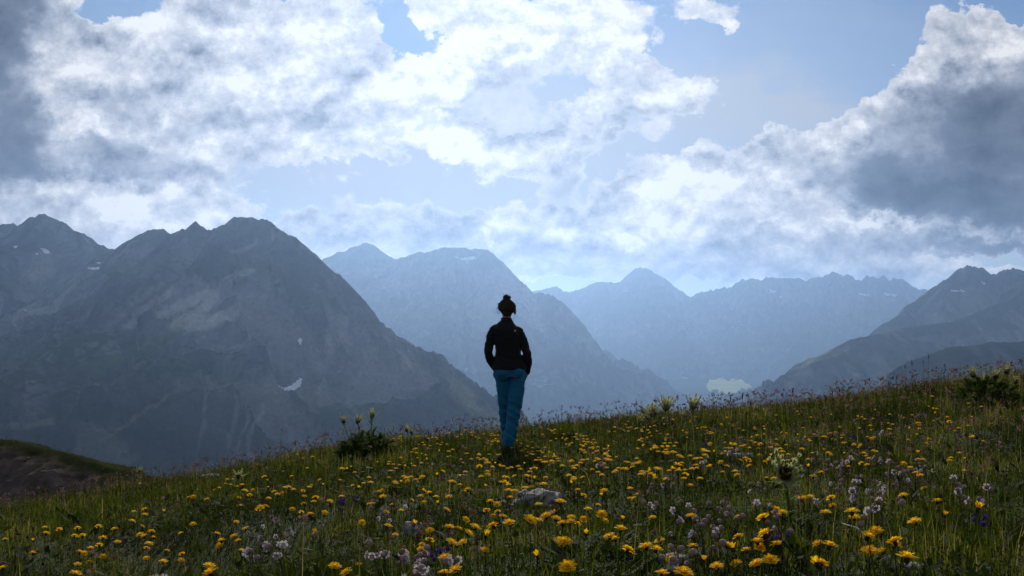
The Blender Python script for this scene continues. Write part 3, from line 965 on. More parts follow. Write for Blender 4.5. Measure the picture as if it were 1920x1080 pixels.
M_SEED = leaf_mat('dark_seed_heads', [(0.0, (0.030, 0.020, 0.014)), (1.0, (0.065, 0.042, 0.028))], 0.15, 0.8, 'object')
M_THISTLE = leaf_mat('thistle_leaves', [(0.0, (0.12, 0.16, 0.045)), (1.0, (0.20, 0.24, 0.08))], 0.5, 0.5, 'object')
M_THISTLE_DARK = leaf_mat('thistle_rosette_leaves', [(0.0, (0.022, 0.038, 0.010)), (1.0, (0.055, 0.080, 0.020))], 0.45, 0.5, 'object')
M_BRACT = leaf_mat('pale_thistle_bracts', [(0.0, (0.34, 0.36, 0.16)), (1.0, (0.46, 0.46, 0.24))], 0.45, 0.5, 'object', 0.2, (1.0, 1.0, 0.75))
M_THEAD = leaf_mat('thistle_flower_heads', [(0.0, (0.050, 0.028, 0.018)), (1.0, (0.085, 0.050, 0.032))], 0.1, 0.8, 'object')
M_TWIG = leaf_mat('bleached_twig', [(0.0, (0.38, 0.34, 0.30)), (1.0, (0.46, 0.42, 0.38))], 0.0, 0.8, 'object')


def scatter(n, y0, y1, margin=1.2, dens=None, seed=1):
    """n points on the meadow; density falls with distance so that nothing is finer than it needs to be."""
    r = np.random.default_rng(seed)
    xs, ys = [], []
    got = 0
    while got < n:
        y = r.uniform(y0, y1, n)
        x = r.uniform(-1, 1, n) * (0.545 * y + margin)
        keep = r.uniform(0, 1, n) < (dens(x, y) if dens is not None else 1.0)
        xs.append(x[keep])
        ys.append(y[keep])
        got += keep.sum()
    return np.concatenate(xs)[:n], np.concatenate(ys)[:n]


def blades(x, y, h, w, lean, seed, curl=0.5):
    """Grass blades: five vertices each (a quad and a tip)."""
    r = np.random.default_rng(seed)
    n = len(x)
    z = gz_fast(x, y) - 0.006
    a = r.uniform(0, 2 * math.pi, n)
    fa = a + r.normal(0, 0.6, n) + math.pi / 2
    dx, dy = np.cos(a) * lean * h, np.sin(a) * lean * h
    wx, wy = np.cos(fa) * w * 0.5, np.sin(fa) * w * 0.5
    base = np.stack([x, y, z], 1)
    mid = base + np.stack([dx * 0.32, dy * 0.32, h * 0.55], 1)
    tip = base + np.stack([dx, dy, h * (1 - curl * lean * lean * 0.5)], 1)
    W = np.stack([wx, wy, np.zeros(n)], 1)
    V = np.stack([base - W, base + W, mid + W * 0.8, mid - W * 0.8, tip], 1).reshape(-1, 3)
    i = np.arange(n) * 5
    q = np.stack([i, i + 1, i + 2, i + 3], 1)
    t = np.stack([i + 3, i + 2, i + 4], 1)
    return V, q, t


class Heap:
    """Collects mesh chunks into one mesh."""

    def __init__(self):
        self.V, self.Q, self.T, self.A, self.n = [], [], [], [], 0

    def add(self, V, q=None, t=None, rnd=None):
        if q is not None and len(q):
            self.Q.append(np.asarray(q) + self.n)
        if t is not None and len(t):
            self.T.append(np.asarray(t) + self.n)
        self.V.append(np.asarray(V, np.float32))
        self.A.append(np.broadcast_to(np.asarray(rnd if rnd is not None else 0.5, np.float32), (len(V),)))
        self.n += len(V)

    def mesh(self, name, mat, smooth=False):
        f = []
        if self.Q:
            f.append(np.concatenate(self.Q))
        if self.T:
            f.append(np.concatenate(self.T))
        return mesh_np(name, np.concatenate(self.V), f, mat, smooth, {'rnd': np.concatenate(self.A)})


# ---- grass (nobody could count it)
def build_grass():
    hp = Heap()
    cl = lambda x, y: 0.35 + 0.65 * sstep(-0.25, 0.3, fbm(x / 0.5, y / 0.5, 3, 201))
    bareness = lambda x, y: 1 - 0.75 * sstep(0.30, 0.50, fbm(x / 0.7, y / 0.5, 3, 207))
    for n, y0, y1, hlo, hhi, w, lean, sd, dens in (
        (150000, 2.0, 15.5, 0.025, 0.065, 0.0050, 0.85, 1, bareness),
        (80000, 2.0, 15.5, 0.050, 0.115, 0.0042, 0.55, 2, lambda x, y: cl(x, y) * bareness(x, y)),
        (12000, 2.2, 15.5, 0.100, 0.190, 0.0036, 0.45, 3, cl),
        (20000, 9.5, 15.5, 0.100, 0.230, 0.0040, 0.40, 4, None),
    ):
        x, y = scatter(n, y0, y1, 1.6, dens, 300 + sd)
        r = np.random.default_rng(400 + sd)
        h = r.uniform(hlo, hhi, n) * (0.75 + 0.4 * cl(x, y))
        wd = w * (1 + np.clip(y - 5, 0, 8) * 0.10) * r.uniform(0.6, 1.3, n)
        V, q, t = blades(x, y, h, wd, np.abs(r.normal(0, lean, n)), 500 + sd)
        rn = np.clip(0.38 + 0.9 * fbm(x / 1.1, y / 1.1, 3, 211) + r.normal(0, 0.20, n), 0, 1)
        hp.add(V, q, t, np.repeat(rn, 5))
    # short turf on top of the spur at the left edge
    r = np.random.default_rng(611)
    ii = r.choice(HX.size, 15000, p=((1 - np.clip(bare, 0, 1) * 0.93) * (HY < 31) / ((1 - np.clip(bare, 0, 1) * 0.93) * (HY < 31)).sum()).ravel())
    bx_, by_, bz_ = HX.ravel()[ii], HY.ravel()[ii], h_.ravel()[ii]
    n = len(ii)
    V, q, t = blades(bx_, by_, r.uniform(0.03, 0.11, n), r.uniform(0.006, 0.012, n), np.abs(r.normal(0, 0.6, n)), 613)
    V[:, 2] += np.repeat(bz_ - gz_fast(bx_, by_), 5)
    jx, jy = np.repeat(r.uniform(-0.07, 0.07, n), 5), np.repeat(r.uniform(-0.07, 0.07, n), 5)
    V[:, 0] += jx
    V[:, 1] += jy
    hp.add(V, q, t, np.repeat(np.clip(r.normal(0.3, 0.2, n), 0, 1), 5))
    tag(link('meadow_grass', hp.mesh('meadow_grass', M_GRASS)), 'dark green and straw-coloured grass covering the meadow', 'grass', kind='stuff')


def build_herbs():
    """Low broad leaves between the grass."""
    hp = Heap()
    for n, sd, l0, l1, z1, dn in (
        (62000, 331, 0.015, 0.045, 0.06, lambda x, y: 0.15 + 0.85 * sstep(-0.1, 0.3, fbm(x / 0.8, y / 0.8, 3, 221))),
        (7000, 335, 0.045, 0.100, 0.05, lambda x, y: 0.04 + 0.96 * sstep(0.12, 0.35, fbm(x / 0.45, y / 0.45, 3, 225))),
    ):
        herb_leaves(hp, n, sd, l0, l1, z1, dn)
    tag(link('low_herbs', hp.mesh('low_herbs', M_HERB)), 'low broad leaves growing between the meadow grass', 'herbs', kind='stuff')


def herb_leaves(hp, n, sd, l0, l1, z1, dn):
    x, y = scatter(n, 2.0, 15.0, 1.6, dn, sd)
    r = np.random.default_rng(sd + 100)
    z = gz_fast(x, y) + r.uniform(0.005, z1, n)
    L = r.uniform(l0, l1, n) * (1 + np.clip(y - 5, 0, 8) * 0.05)
    Wd = L * r.uniform(0.25, 0.5, n)
    a = r.uniform(0, 2 * math.pi, n)
    up = r.uniform(-0.1, 0.9, n)
    dirv = np.stack([np.cos(a) * np.cos(up), np.sin(a) * np.cos(up), np.sin(up)], 1)
    side = np.stack([-np.sin(a), np.cos(a), r.normal(0, 0.3, n)], 1)
    b = np.stack([x, y, z], 1)
    V = np.stack([b, b + dirv * (L * 0.5)[:, None] + side * (Wd * 0.5)[:, None], b + dirv * L[:, None],
                  b + dirv * (L * 0.5)[:, None] - side * (Wd * 0.5)[:, None]], 1).reshape(-1, 3)
    i = np.arange(n) * 4
    rn = np.clip(0.45 + 0.8 * fbm(x / 0.6, y / 0.6, 3, 223) + r.normal(0, 0.22, n), 0, 1)
    hp.add(V, np.stack([i, i + 1, i + 2, i + 3], 1), None, np.repeat(rn, 4))


build_grass()
build_herbs()


# ------------------------------------------------------------------ small mesh builders for plants
def tube(path, radii, seg=5, cap=True):
    """Tapered tube along a path (lists of Vectors and radii) -> verts, quads, tris."""
    V, Q, T = [], [], []
    path = [Vector(p) for p in path]
    for i, p in enumerate(path):
        d = (path[min(i + 1, len(path) - 1)] - path[max(i - 1, 0)]).normalized()
        u = d.orthogonal().normalized() if i == 0 else (u - d * u.dot(d)).normalized()
        w = d.cross(u)
        for k in range(seg):
            an = 2 * math.pi * k / seg
            V.append(tuple(p + (u * math.cos(an) + w * math.sin(an)) * radii[i]))
    for i in range(len(path) - 1):
        for k in range(seg):
            a, b = i * seg + k, i * seg + (k + 1) % seg
            Q.append((a, b, b + seg, a + seg))
    if cap:
        V.append(tuple(path[-1]))
        e = (len(path) - 1) * seg
        for k in range(seg):
            T.append((e + k, e + (k + 1) % seg, len(V) - 1))
    return np.array(V), np.array(Q, np.int32).reshape(-1, 4), np.array(T, np.int32).reshape(-1, 3)


def lathe(prof, seg=8, bulge=None):
    V, Q = [], []
    for i, (r_, z_) in enumerate(prof):
        for k in range(seg):
            an = 2 * math.pi * k / seg
            rr = r_ * (1 + (bulge or 0) * math.cos(an * 5))
            V.append((rr * math.cos(an), rr * math.sin(an), z_))
    for i in range(len(prof) - 1):
        for k in range(seg):
            a, b = i * seg + k, i * seg + (k + 1) % seg
            Q.append((a, b, b + seg, a + seg))
    return np.array(V), np.array(Q, np.int32), None


def one_mesh(name, mat, chunks, smooth=True):
    hp = Heap()
    for V, Q, T in chunks:
        hp.add(V, Q, T)
    return hp.mesh(name, mat, smooth)


def petal(ang, r0, r1, w, z0, z1, notch=0.0, droop=0.0):
    c, s = math.cos(ang), math.sin(ang)
    rm = (r0 + r1) * 0.55
    zm = z0 + (z1 - z0) * 0.6 + droop
    P = [(r0, -w * 0.25, z0), (r0, w * 0.25, z0), (rm, w * 0.5, zm), (rm, -w * 0.5, zm), (r1, w * 0.42, z1), (r1, -w * 0.42, z1), (r1 - notch, 0, z1)]
    V = np.array([(x * c - y * s, x * s + y * c, z) for x, y, z in P])
    return V, np.array([(0, 1, 2, 3)], np.int32), np.array([(3, 2, 6), (2, 4, 6), (3, 6, 5)], np.int32)


def yellow_head(seed):
    r = random.Random(seed)
    ch = []
    n = 17
    for k in range(n):
        ch.append(petal(2 * math.pi * (k + r.uniform(-.2, .2)) / n, 0.003, 0.0235 * r.uniform(0.88, 1.06), 0.0082, 0.001, r.uniform(0.000, 0.008), 0.0015, 0.002))
    for k in range(13):
        ch.append(petal(2 * math.pi * (k + r.uniform(-.3, .3)) / 13, 0.002, 0.0165 * r.uniform(0.85, 1.1), 0.0066, 0.002, r.uniform(0.008, 0.0125), 0.001, 0.002))
    for k in range(8):
        ch.append(petal(2 * math.pi * (k + r.uniform(-.3, .3)) / 8, 0.001, 0.0085 * r.uniform(0.85, 1.1), 0.0052, 0.003, r.uniform(0.011, 0.0145), 0.0, 0.001))
    return ch


def yellow_bud_head(seed):
    r = random.Random(seed)
    ch = []
    for k in range(12):
        ch.append(petal(2 * math.pi * (k + r.uniform(-.3, .3)) / 12, 0.004, 0.0125 * r.uniform(0.7, 1.1), 0.006, 0.001, r.uniform(0.012, 0.020), 0.001, 0.001))
    return ch


HEADS = [yellow_head(s) for s in range(5)] + [yellow_bud_head(9)]
HEAD_ME = [one_mesh('flower_head', M_YELLOW, h, False) for h in HEADS]
CAL = [lathe([(0.0016, -0.012), (0.0052, -0.009), (0.0062, -0.004), (0.0052, 0.002)], 7)]
CAL_ME = one_mesh('bracts', M_CALYX, CAL)


def stem_chunk(h, bx, by):
    return tube([(0, 0, -0.01), (bx * 0.25, by * 0.25, h * 0.45), (bx * 0.7, by * 0.7, h * 0.8), (bx, by, h - 0.010)], [0.0017, 0.0015, 0.0014, 0.0016], 4, False)


STEMS = []
for k_ in range(8):
    hh = 0.085 + 0.012 * k_
    STEMS.append((hh, 0.012 * math.cos(k_ * 2.4), 0.012 * math.sin(k_ * 2.4)))
STEM_ME = [one_mesh('stem', M_STEM, [stem_chunk(*s)]) for s in STEMS]

C7 = [(885,560),(895,630),(845,685),(980,663),(1068,650),(585,687),(665,697),(717,660),(770,683),(675,640),(625,770),(705,777),(690,728),(810,722),(1290,635),(1290,658),(1225,640),(1235,660),(1335,670),(1360,643),(1390,588),(1425,562),(1348,512),(1470,480),(1490,478),(1465,508),(1480,615),(1480,652),(1552,637),(1560,704),(1475,740),(1390,720),(1230,768),(1190,768),(1275,770),(1095,845),(1240,548),(1220,590),(840,533),(815,595),(840,625),(563,545),(590,590),(600,510),(715,475),(815,455),(885,432),(680,400),(780,345),(830,392),(820,375),(775,402),(815,322),(885,337),(978,398),(1025,398),(1010,345),(1055,467),(1080,458),(1285,420),(1290,442),(1420,360),(1350,402),(1555,358),(1650,330),(1640,350),(1735,360),(1710,375),(1655,528),(1745,635),(1718,798),(1790,815),(1810,770),(1850,870),(1610,820),(1795,945),(1905,945),(1320,905),(60,450),(95,465),(180,433),(225,480),(210,490),(245,522),(395,538),(485,497),(445,480),(460,487),(365,402),(375,428),(455,412),(545,390),(580,373),(270,563),(265,605),(160,558),(110,658),(400,663),(325,735),(435,780),(490,765),(345,830),(465,808),(105,900),(130,952),(35,935),(620,845),(625,942),(575,955),(820,825),(1545,755),(1150,620),(1145,640),(870,600),(500,705),(260,675)]
C8 = [(440,770),(495,750),(325,870),(360,890),(405,862),(455,865),(475,858),(250,915),(265,930),(325,955),(410,935),(495,920),(410,1018),(455,1003),(500,1000),(130,995),(50,928),(20,1070),(165,1040),(300,1010),(720,915),(745,920),(720,1015),(735,1020),(705,1005),(1070,962),(1125,990),(1100,908),(1140,908),(1045,850),(1040,875),(995,945),(885,765),(870,745),(810,665),(790,705),(1190,655),(1250,545),(1295,615),(1370,683),(1400,757),(1530,715),(1240,798),(990,492),(1195,483),(955,430),(985,455),(860,430),(870,487),(790,435),(705,553),(485,722),(225,703),(300,770),(455,560),(430,475),(460,470),(400,437),(340,465),(310,465),(235,497),(200,475),(355,493),(300,543),(320,385),(410,400),(370,400),(490,383),(500,355),(520,315),(545,320),(615,330),(740,338),(765,340),(600,365),(645,405),(670,460),(725,530),(1010,350),(1195,355),(1185,240),(1250,268),(1420,260),(1410,235),(1345,215),(1330,125),(1320,350),(1295,377),(205,275),(235,237),(220,330),(500,225),(110,290),(150,320),(1430,450),(1410,465)]
C6 = [(425,940),(915,880),(950,818),(835,862),(1005,878),(1145,912),(1210,932),(420,890),(445,822),(462,842),(500,812),(520,880),(475,735),(410,740),(560,790),(590,742),(575,855),(195,765),(205,832),(250,690),(250,720),(330,703),(425,690),(540,685),(640,705),(675,770),(790,682),(845,713),(845,748),(800,742),(835,780),(770,728),(735,655),(795,620),(755,600),(835,587),(925,600),(1065,670),(1010,723),(815,805),(1040,835),(1230,725),(1235,760),(1295,735),(1325,765),(1240,795),(1330,655),(1380,690),(1470,578),(1500,570),(1455,590),(1650,588),(1700,603),(1765,613),(1820,605),(1760,708),(1515,800),(1355,818),(1900,912),(1870,545),(1790,520),(1770,540),(1720,553),(1700,513),(1620,460),(1600,465),(1650,478),(1580,493),(1535,488),(1505,462),(1380,483),(1425,475),(1410,507),(1350,520),(1235,463),(1215,475),(1115,475),(1090,517),(1060,517),(1170,530),(1500,420),(1545,370),(1590,375),(1635,402),(1790,420),(1820,447),(1700,483),(1750,452),(1500,525),(790,440),(650,430),(20,760),(40,920)]
SPOTS = [(640 + x / 3, 760 + y / 3) for x, y in C7] + [(1280 + x / 2.842, 700 + y / 2.842) for x, y in C8] + [(x / 3, 760 + y / 3) for x, y in C6]
SPOTS.sort(key=lambda p: -p[1])

MARKS = [  # landmarks that the flower labels refer to (photograph pixel, phrase)
    ((1000, 942), 'around the large flat boulder'), ((945, 850), "at the person's feet"), ((690, 850), 'in front of the leafy thistle clump'),
    ((865, 905), 'around the small white stone'), ((775, 1005), 'near the grey stone in the foreground'), ((1475, 940), 'around the tall foreground thistle'),
    ((1265, 1060), 'in the right foreground by the half-buried rock'), ((1600, 1000), 'around the bleached forked twig'), ((445, 910), 'around the nodding thistle on the left'),
    ((265, 890), 'below the open thistle by the earth bank'), ((500, 1000), 'around the white campions on the left'), ((1240, 920), 'beside the round pale campions'),
    ((1390, 862), 'around the pale flat stone on the slope'), ((220, 1030), 'in the dark lower left corner'), ((1800, 980), 'in the dark lower right corner'),
    ((1260, 800), 'below the paired thistles on the crest'), ((1650, 800), 'on the pink-flowered slope at the right'), ((330, 950), 'in the dark hollow on the left'),
    ((1120, 1020), 'in the middle of the bottom edge'), ((1150, 840), "on the crest to the person's right"),
]


def mark_phrase(px, py):
    return min(MARKS, key=lambda m: math.hypot(px - m[0][0], (py - m[0][1]) * 1.5))[1]


def copy_tree(o, parent=None):
    c = o.copy()
    COL.objects.link(c)
    c.parent = parent
    for ch in o.children:
        copy_tree(ch, c)
    return c


PROTO = {}


def yellow_flower(px, py, i):
    r = random.Random(1000 + i)
    si = r.randrange(8)
    hi = r.choices(range(6), (3, 3, 3, 3, 3, 2))[0]
    sc = r.uniform(0.68, 1.02)
    hgt, bx, by = STEMS[si]
    p = ground_at(px, py, hgt * sc)
    if p.y > 14.4:
        return None
    key = (si, hi)
    if key not in PROTO:
        st = link('yellow_flower', STEM_ME[si])
        hd = link('flower_head', HEAD_ME[hi], st, (bx, by, hgt - 0.002), (R(r.uniform(-26, 26)), R(r.uniform(-26, 26)), 0))
        link('bracts', CAL_ME, hd)
        PROTO[key] = st
        o = st
    else:
        o = copy_tree(PROTO[key])
    o.location = p
    o.rotation_euler = (R(r.uniform(-6, 6)), R(r.uniform(-6, 6)), r.uniform(0, 6.28))
    o.scale = (sc, sc, sc)
    if hi == 5:
        ph = 'half-closed yellow flower ' + mark_phrase(px, py)
    else:
        ph = 'open yellow flower ' + mark_phrase(px, py)
    tag(o, ph, 'flower', ph.replace('yellow flower', 'yellow flowers'))
    return o


ORD = ['leftmost', 'second', 'third', 'fourth', 'fifth', 'sixth', 'seventh', 'eighth', 'ninth', 'tenth', 'eleventh', 'twelfth', 'thirteenth', 'fourteenth', 'fifteenth',
       'sixteenth', 'seventeenth', 'eighteenth', 'nineteenth', 'twentieth', 'twenty-first', 'twenty-second', 'twenty-third', 'twenty-fourth', 'twenty-fifth', 'twenty-sixth',
       'twenty-seventh', 'twenty-eighth', 'twenty-ninth', 'thirtieth', 'thirty-first', 'thirty-second', 'thirty-third', 'thirty-fourth', 'thirty-fifth', 'thirty-sixth']


def number_off(objs):
    """Alike neighbours are told apart by their order from the left."""
    by = {}
    for o in objs:
        by.setdefault(o['label'], []).append(o)
    for lab, os_ in by.items():
        if len(os_) < 2:
            continue
        os_.sort(key=lambda o: o.location.x / o.location.y)
        for k, o in enumerate(os_):
            o['label'] = lab + (', leftmost' if k == 0 else ', rightmost' if k == len(os_) - 1 else ', ' + ORD[min(k, 35)] + ' from left')


YF = []
for i_, (px_, py_) in enumerate(SPOTS[:300]):
    o_ = yellow_flower(px_, py_, i_)
    if o_ is not None:
        YF.append(o_)
number_off(YF)


def place_chunks(hp, chunks, pos, rot, sc, rnd):
    c, s = math.cos(rot), math.sin(rot)
    M = np.array(((c, -s, 0), (s, c, 0), (0, 0, 1))) * sc
    for V, Q, T in chunks:
        hp.add(V @ M.T + np.asarray(pos), Q, T, rnd)


def build_more_yellow():
    """The many further yellow flowers, small towards the crest."""
    r = random.Random(77)
    hp, hs = Heap(), Heap()
    spots = list(SPOTS[300:])
    while len(spots) < 620:
        q = r.random()
        if q < 0.62:
            px, py = r.gauss(1130, 230), r.triangular(775, 905, 825)
        elif q < 0.80:
            px, py = r.gauss(820, 200), r.triangular(800, 960, 850)
        elif q < 0.90:
            px, py = r.uniform(1450, 1850), r.triangular(745, 900, 790)
        else:
            px, py = r.uniform(380, 1600), r.triangular(860, 1000, 880)
        if fbm(np.array([px / 60.0]), np.array([py / 30.0]), 3, 231)[0] > -0.05:
            spots.append((px, py))
    A = np.array(spots)
    hts = np.array([r.uniform(0.09, 0.16) for _ in spots])
    X, Y, Z, ok = hit_ground(A[:, 0], A[:, 1], hts)
    for x, y, z, o, h in zip(X, Y, Z, ok, hts):
        if not o or y > 14.2:
            continue
        rn, sc, rt = r.random(), r.uniform(0.65, 0.98), r.uniform(0, 6.28)
        place_chunks(hp, HEADS[r.randrange(6)], (x, y, z + h), rt, sc, rn)
        V, Q, T = tube([(0, 0, -0.01), (0.004, 0, h * 0.5), (0, 0, h)], [0.0017, 0.0015, 0.0015], 4, False)
        place_chunks(hs, [(V, Q, T)], (x, y, z), rt, 1.0, rn)
    far = link('yellow_flowers_on_the_crest', hp.mesh('yellow_flowers_on_the_crest', M_YELLOW2))
    tag(far, 'countless small yellow flowers towards the crest of the meadow', 'flowers', kind='stuff')
    st = link('stems', hs.mesh('stems', M_GRASS), far)
    st['kind'] = 'stuff'


build_more_yellow()


# ---- pink and brown flowerlets that haze the crest and the right-hand slope (nobody could count them)
def build_pink():
    hp, hs = Heap(), Heap()
    r = np.random.default_rng(51)
    xs, ys = [], []
    n1 = 5200
    y = r.uniform(10.8, 14.6, n1)
    x = r.uniform(-1, 1, n1) * (0.55 * y + 0.8)
    keep = r.uniform(0, 1, n1) < 0.30 + 0.7 * sstep(11.6, 13.0, y)
    xs.append(x[keep]); ys.append(y[keep])
    n2 = 5200
    y = r.uniform(6.0, 14.0, n2)
    x = r.uniform(0.10, 0.56, n2) * y + 0.4
    keep = r.uniform(0, 1, n2) < (0.12 + 0.88 * sstep(0.0, 0.35, fbm(x / 1.0, y / 1.0, 3, 241))) * sstep(1.2, 3.6, x)
    xs.append(x[keep]); ys.append(y[keep])
    n3 = 1000
    y = r.uniform(2.6, 12.0, n3)
    x = r.uniform(-0.5, 0.5, n3) * y
    keep = fbm(x / 0.8, y / 0.8, 3, 243) > 0.12
    xs.append(x[keep]); ys.append(y[keep])
    x, y = np.concatenate(xs), np.concatenate(ys)
    z = gz_fast(x, y)
    n = len(x)
    h = 0.07 + 0.24 * r.uniform(0, 1, n) ** 2.2
    octa = np.array([(1, 0, 0), (-1, 0, 0), (0, 1, 0), (0, -1, 0), (0, 0, 1), (0, 0, -1.3)], float)
    oct_f = np.array([(0, 2, 4), (2, 1, 4), (1, 3, 4), (3, 0, 4), (2, 0, 5), (1, 2, 5), (3, 1, 5), (0, 3, 5)])
    lx, ly = r.normal(0, 0.02, n), r.normal(0, 0.02, n)
    rn = np.clip(r.normal(0.45, 0.25, n) + 0.1 * (x > 3), 0, 1)
    for k in range(4):
        ox, oy, oz = r.normal(0, 0.011, n), r.normal(0, 0.011, n), r.normal(-0.008, 0.010, n)
        sz = r.uniform(0.0035, 0.0085, n) * (1 + np.clip(y - 9, 0, 5) * 0.06)
        V = (octa[None] * sz[:, None, None]) + np.stack([x + lx + ox, y + ly + oy, z + h + oz], 1)[:, None]
        idx = np.arange(n)[:, None, None] * 6 + oct_f[None]
        hp.add(V.reshape(-1, 3), None, idx.reshape(-1, 3), np.repeat(np.clip(rn + r.normal(0, 0.12, n), 0, 1), 6))
    V = np.stack([np.stack([x - 0.0014, y, z], 1), np.stack([x + 0.0014, y, z], 1), np.stack([x + lx, y + ly, z + h], 1)], 1).reshape(-1, 3)
    hs.add(V, None, (np.arange(n)[:, None] * 3 + np.array([[0, 1, 2]])), np.repeat(np.clip(rn + 0.3, 0, 1), 3))
    o = link('pink_flowerlets', hp.mesh('pink_flowerlets', M_PINK))
    tag(o, 'haze of tiny pink and brown flowerlets along the crest and right-hand slope', 'flowers', kind='stuff')
    s = link('stems', hs.mesh('stems', M_GRASS), o)
    s['kind'] = 'stuff'


build_pink()

# ---- bladder campions: stems with pale balloon-shaped calyces, some open white
BLAD = [lathe([(0.0015, 0.0), (0.0075, 0.003), (0.0105, 0.009), (0.0100, 0.016), (0.0062, 0.021), (0.0048, 0.023)], 8, 0.06)]
BLAD_ME = one_mesh('calyx', M_BLADDER, BLAD)
WP = []
for k_ in range(10):
    WP.append(petal(2 * math.pi * (k_ + (0.22 if k_ % 2 else -0.22)) / 10, 0.002, 0.0165, 0.0062, 0.020, 0.0235, 0.002, 0.002))
WHITE_ME = one_mesh('petals', M_WHITE, WP, False)


def campion(px, py, nfl, spread, label, group, seed, open_share=0.5, hgt=0.17, size=1.0):
    r = random.Random(seed)
    p = ground_at(px, py, hgt)
    root = bpy.data.objects.new('campion_plant', None)
    COL.objects.link(root)
    root.location = p
    tag(root, label, 'flower', group)
    ch = []
    tips = []
    for k in range(nfl):
        a, q = r.uniform(0, 6.28), spread * math.sqrt(r.random())
        hz = hgt * r.uniform(0.68, 1.08)
        tip = Vector((math.cos(a) * q, math.sin(a) * q * 0.6, hz))
        ch.append(tube([(tip.x * 0.15, tip.y * 0.15, -0.01), (tip.x * 0.4, tip.y * 0.4, hz * 0.5), tuple(tip)], [0.0016, 0.0013, 0.0011], 4, False))
        tips.append(tip)
    link('stem', one_mesh('stem', M_STEM, ch), root)
    for tip in tips:
        s = r.uniform(0.8, 1.2) * size
        # the flowers nod: the bladder points outwards and down or sideways
        fl = link('calyx', BLAD_ME, root, tip, (R(r.uniform(50, 125)), 0, r.uniform(0, 6.28)), s)
        if r.random() < open_share:
            link('petals', WHITE_ME, fl)
    return root


CAMP = [
    (1225, 912, 4, 0.05, 0.1), (1252, 900, 4, 0.05, 0.1), (1268, 935, 4, 0.05, 0.1), (1245, 945, 3, 0.04, 0.1), (1222, 925, 2, 0.03, 0.2),
    (1268, 1030, 5, 0.06, 0.1), (1262, 1042, 4, 0.05, 0.15), (1274, 990, 2, 0.03, 0.1), (1330, 965, 5, 0.06, 0.2), (1355, 968, 6, 0.06, 0.2), (1325, 982, 4, 0.05, 0.2), (1345, 945, 4, 0.05, 0.2),
    (1335, 1005, 2, 0.02, 0.1), (1351, 1018, 1, 0.01, 0.0),
    (480, 1010, 4, 0.05, 0.8), (495, 975, 4, 0.04, 0.3), (525, 1000, 5, 0.05, 0.8), (535, 1025, 5, 0.05, 0.9), (515, 970, 4, 0.04, 0.4), (475, 1030, 3, 0.03, 0.9),
    (310, 1075, 4, 0.04, 0.8), (600, 985, 4, 0.05, 0.2),
    (725, 1030, 5, 0.05, 0.6), (745, 1040, 5, 0.06, 0.4), (765, 1050, 5, 0.06, 0.6), (782, 1030, 4, 0.04, 0.5), (845, 1055, 2, 0.02, 1.0), (770, 1070, 5, 0.05, 0.6),
    (705, 945, 4, 0.05, 0.6), (722, 960, 4, 0.05, 0.4), (755, 948, 3, 0.05, 0.4),
    (1368, 845, 9, 0.07, 0.9), (1125, 865, 6, 0.06, 0.8), (1320, 855, 3, 0.03, 0.8), (1658, 812, 2, 0.03, 0.9), (1428, 938, 4, 0.05, 0.4), (1420, 908, 4, 0.05, 0.6), (1460, 970, 5, 0.05, 0.2),
    (1665, 870, 6, 0.06, 0.3), (1660, 930, 5, 0.05, 0.5), (1680, 890, 6, 0.06, 0.3), (1650, 910, 5, 0.05, 0.6), (1600, 895, 5, 0.06, 0.4), (1620, 900, 5, 0.05, 0.4), (1560, 870, 5, 0.06, 0.3),
    (1575, 885, 4, 0.05, 0.3), (1640, 860, 5, 0.05, 0.3), (1700, 885, 4, 0.05, 0.4), (1720, 870, 5, 0.06, 0.4), (1740, 865, 5, 0.06, 0.5), (1810, 915, 5, 0.05, 0.8), (1835, 920, 4, 0.04, 0.8),
    (1805, 900, 4, 0.05, 0.7), (1550, 905, 4, 0.05, 0.5), (1515, 925, 4, 0.05, 0.5), (1540, 850, 5, 0.05, 0.3), (1590, 860, 5, 0.05, 0.3), (1856, 914, 1, 0.01, 0.2), (1630, 955, 3, 0.04, 0.4), (1590, 920, 3, 0.04, 0.5),
]
CP = []
for i_, (px_, py_, nf_, sp_, op_) in enumerate(CAMP):
    ph_ = mark_phrase(px_, py_)
    kind_ = 'campions with open white flowers ' if op_ > 0.55 else 'campions with pale pink bladders '
    CP.append(campion(px_, py_, nf_, sp_, kind_ + ph_, kind_ + ph_, 3000 + i_, op_, 0.15 if px_ < 1500 else 0.17, 0.8 if py_ > 880 else 0.9))
number_off(CP)

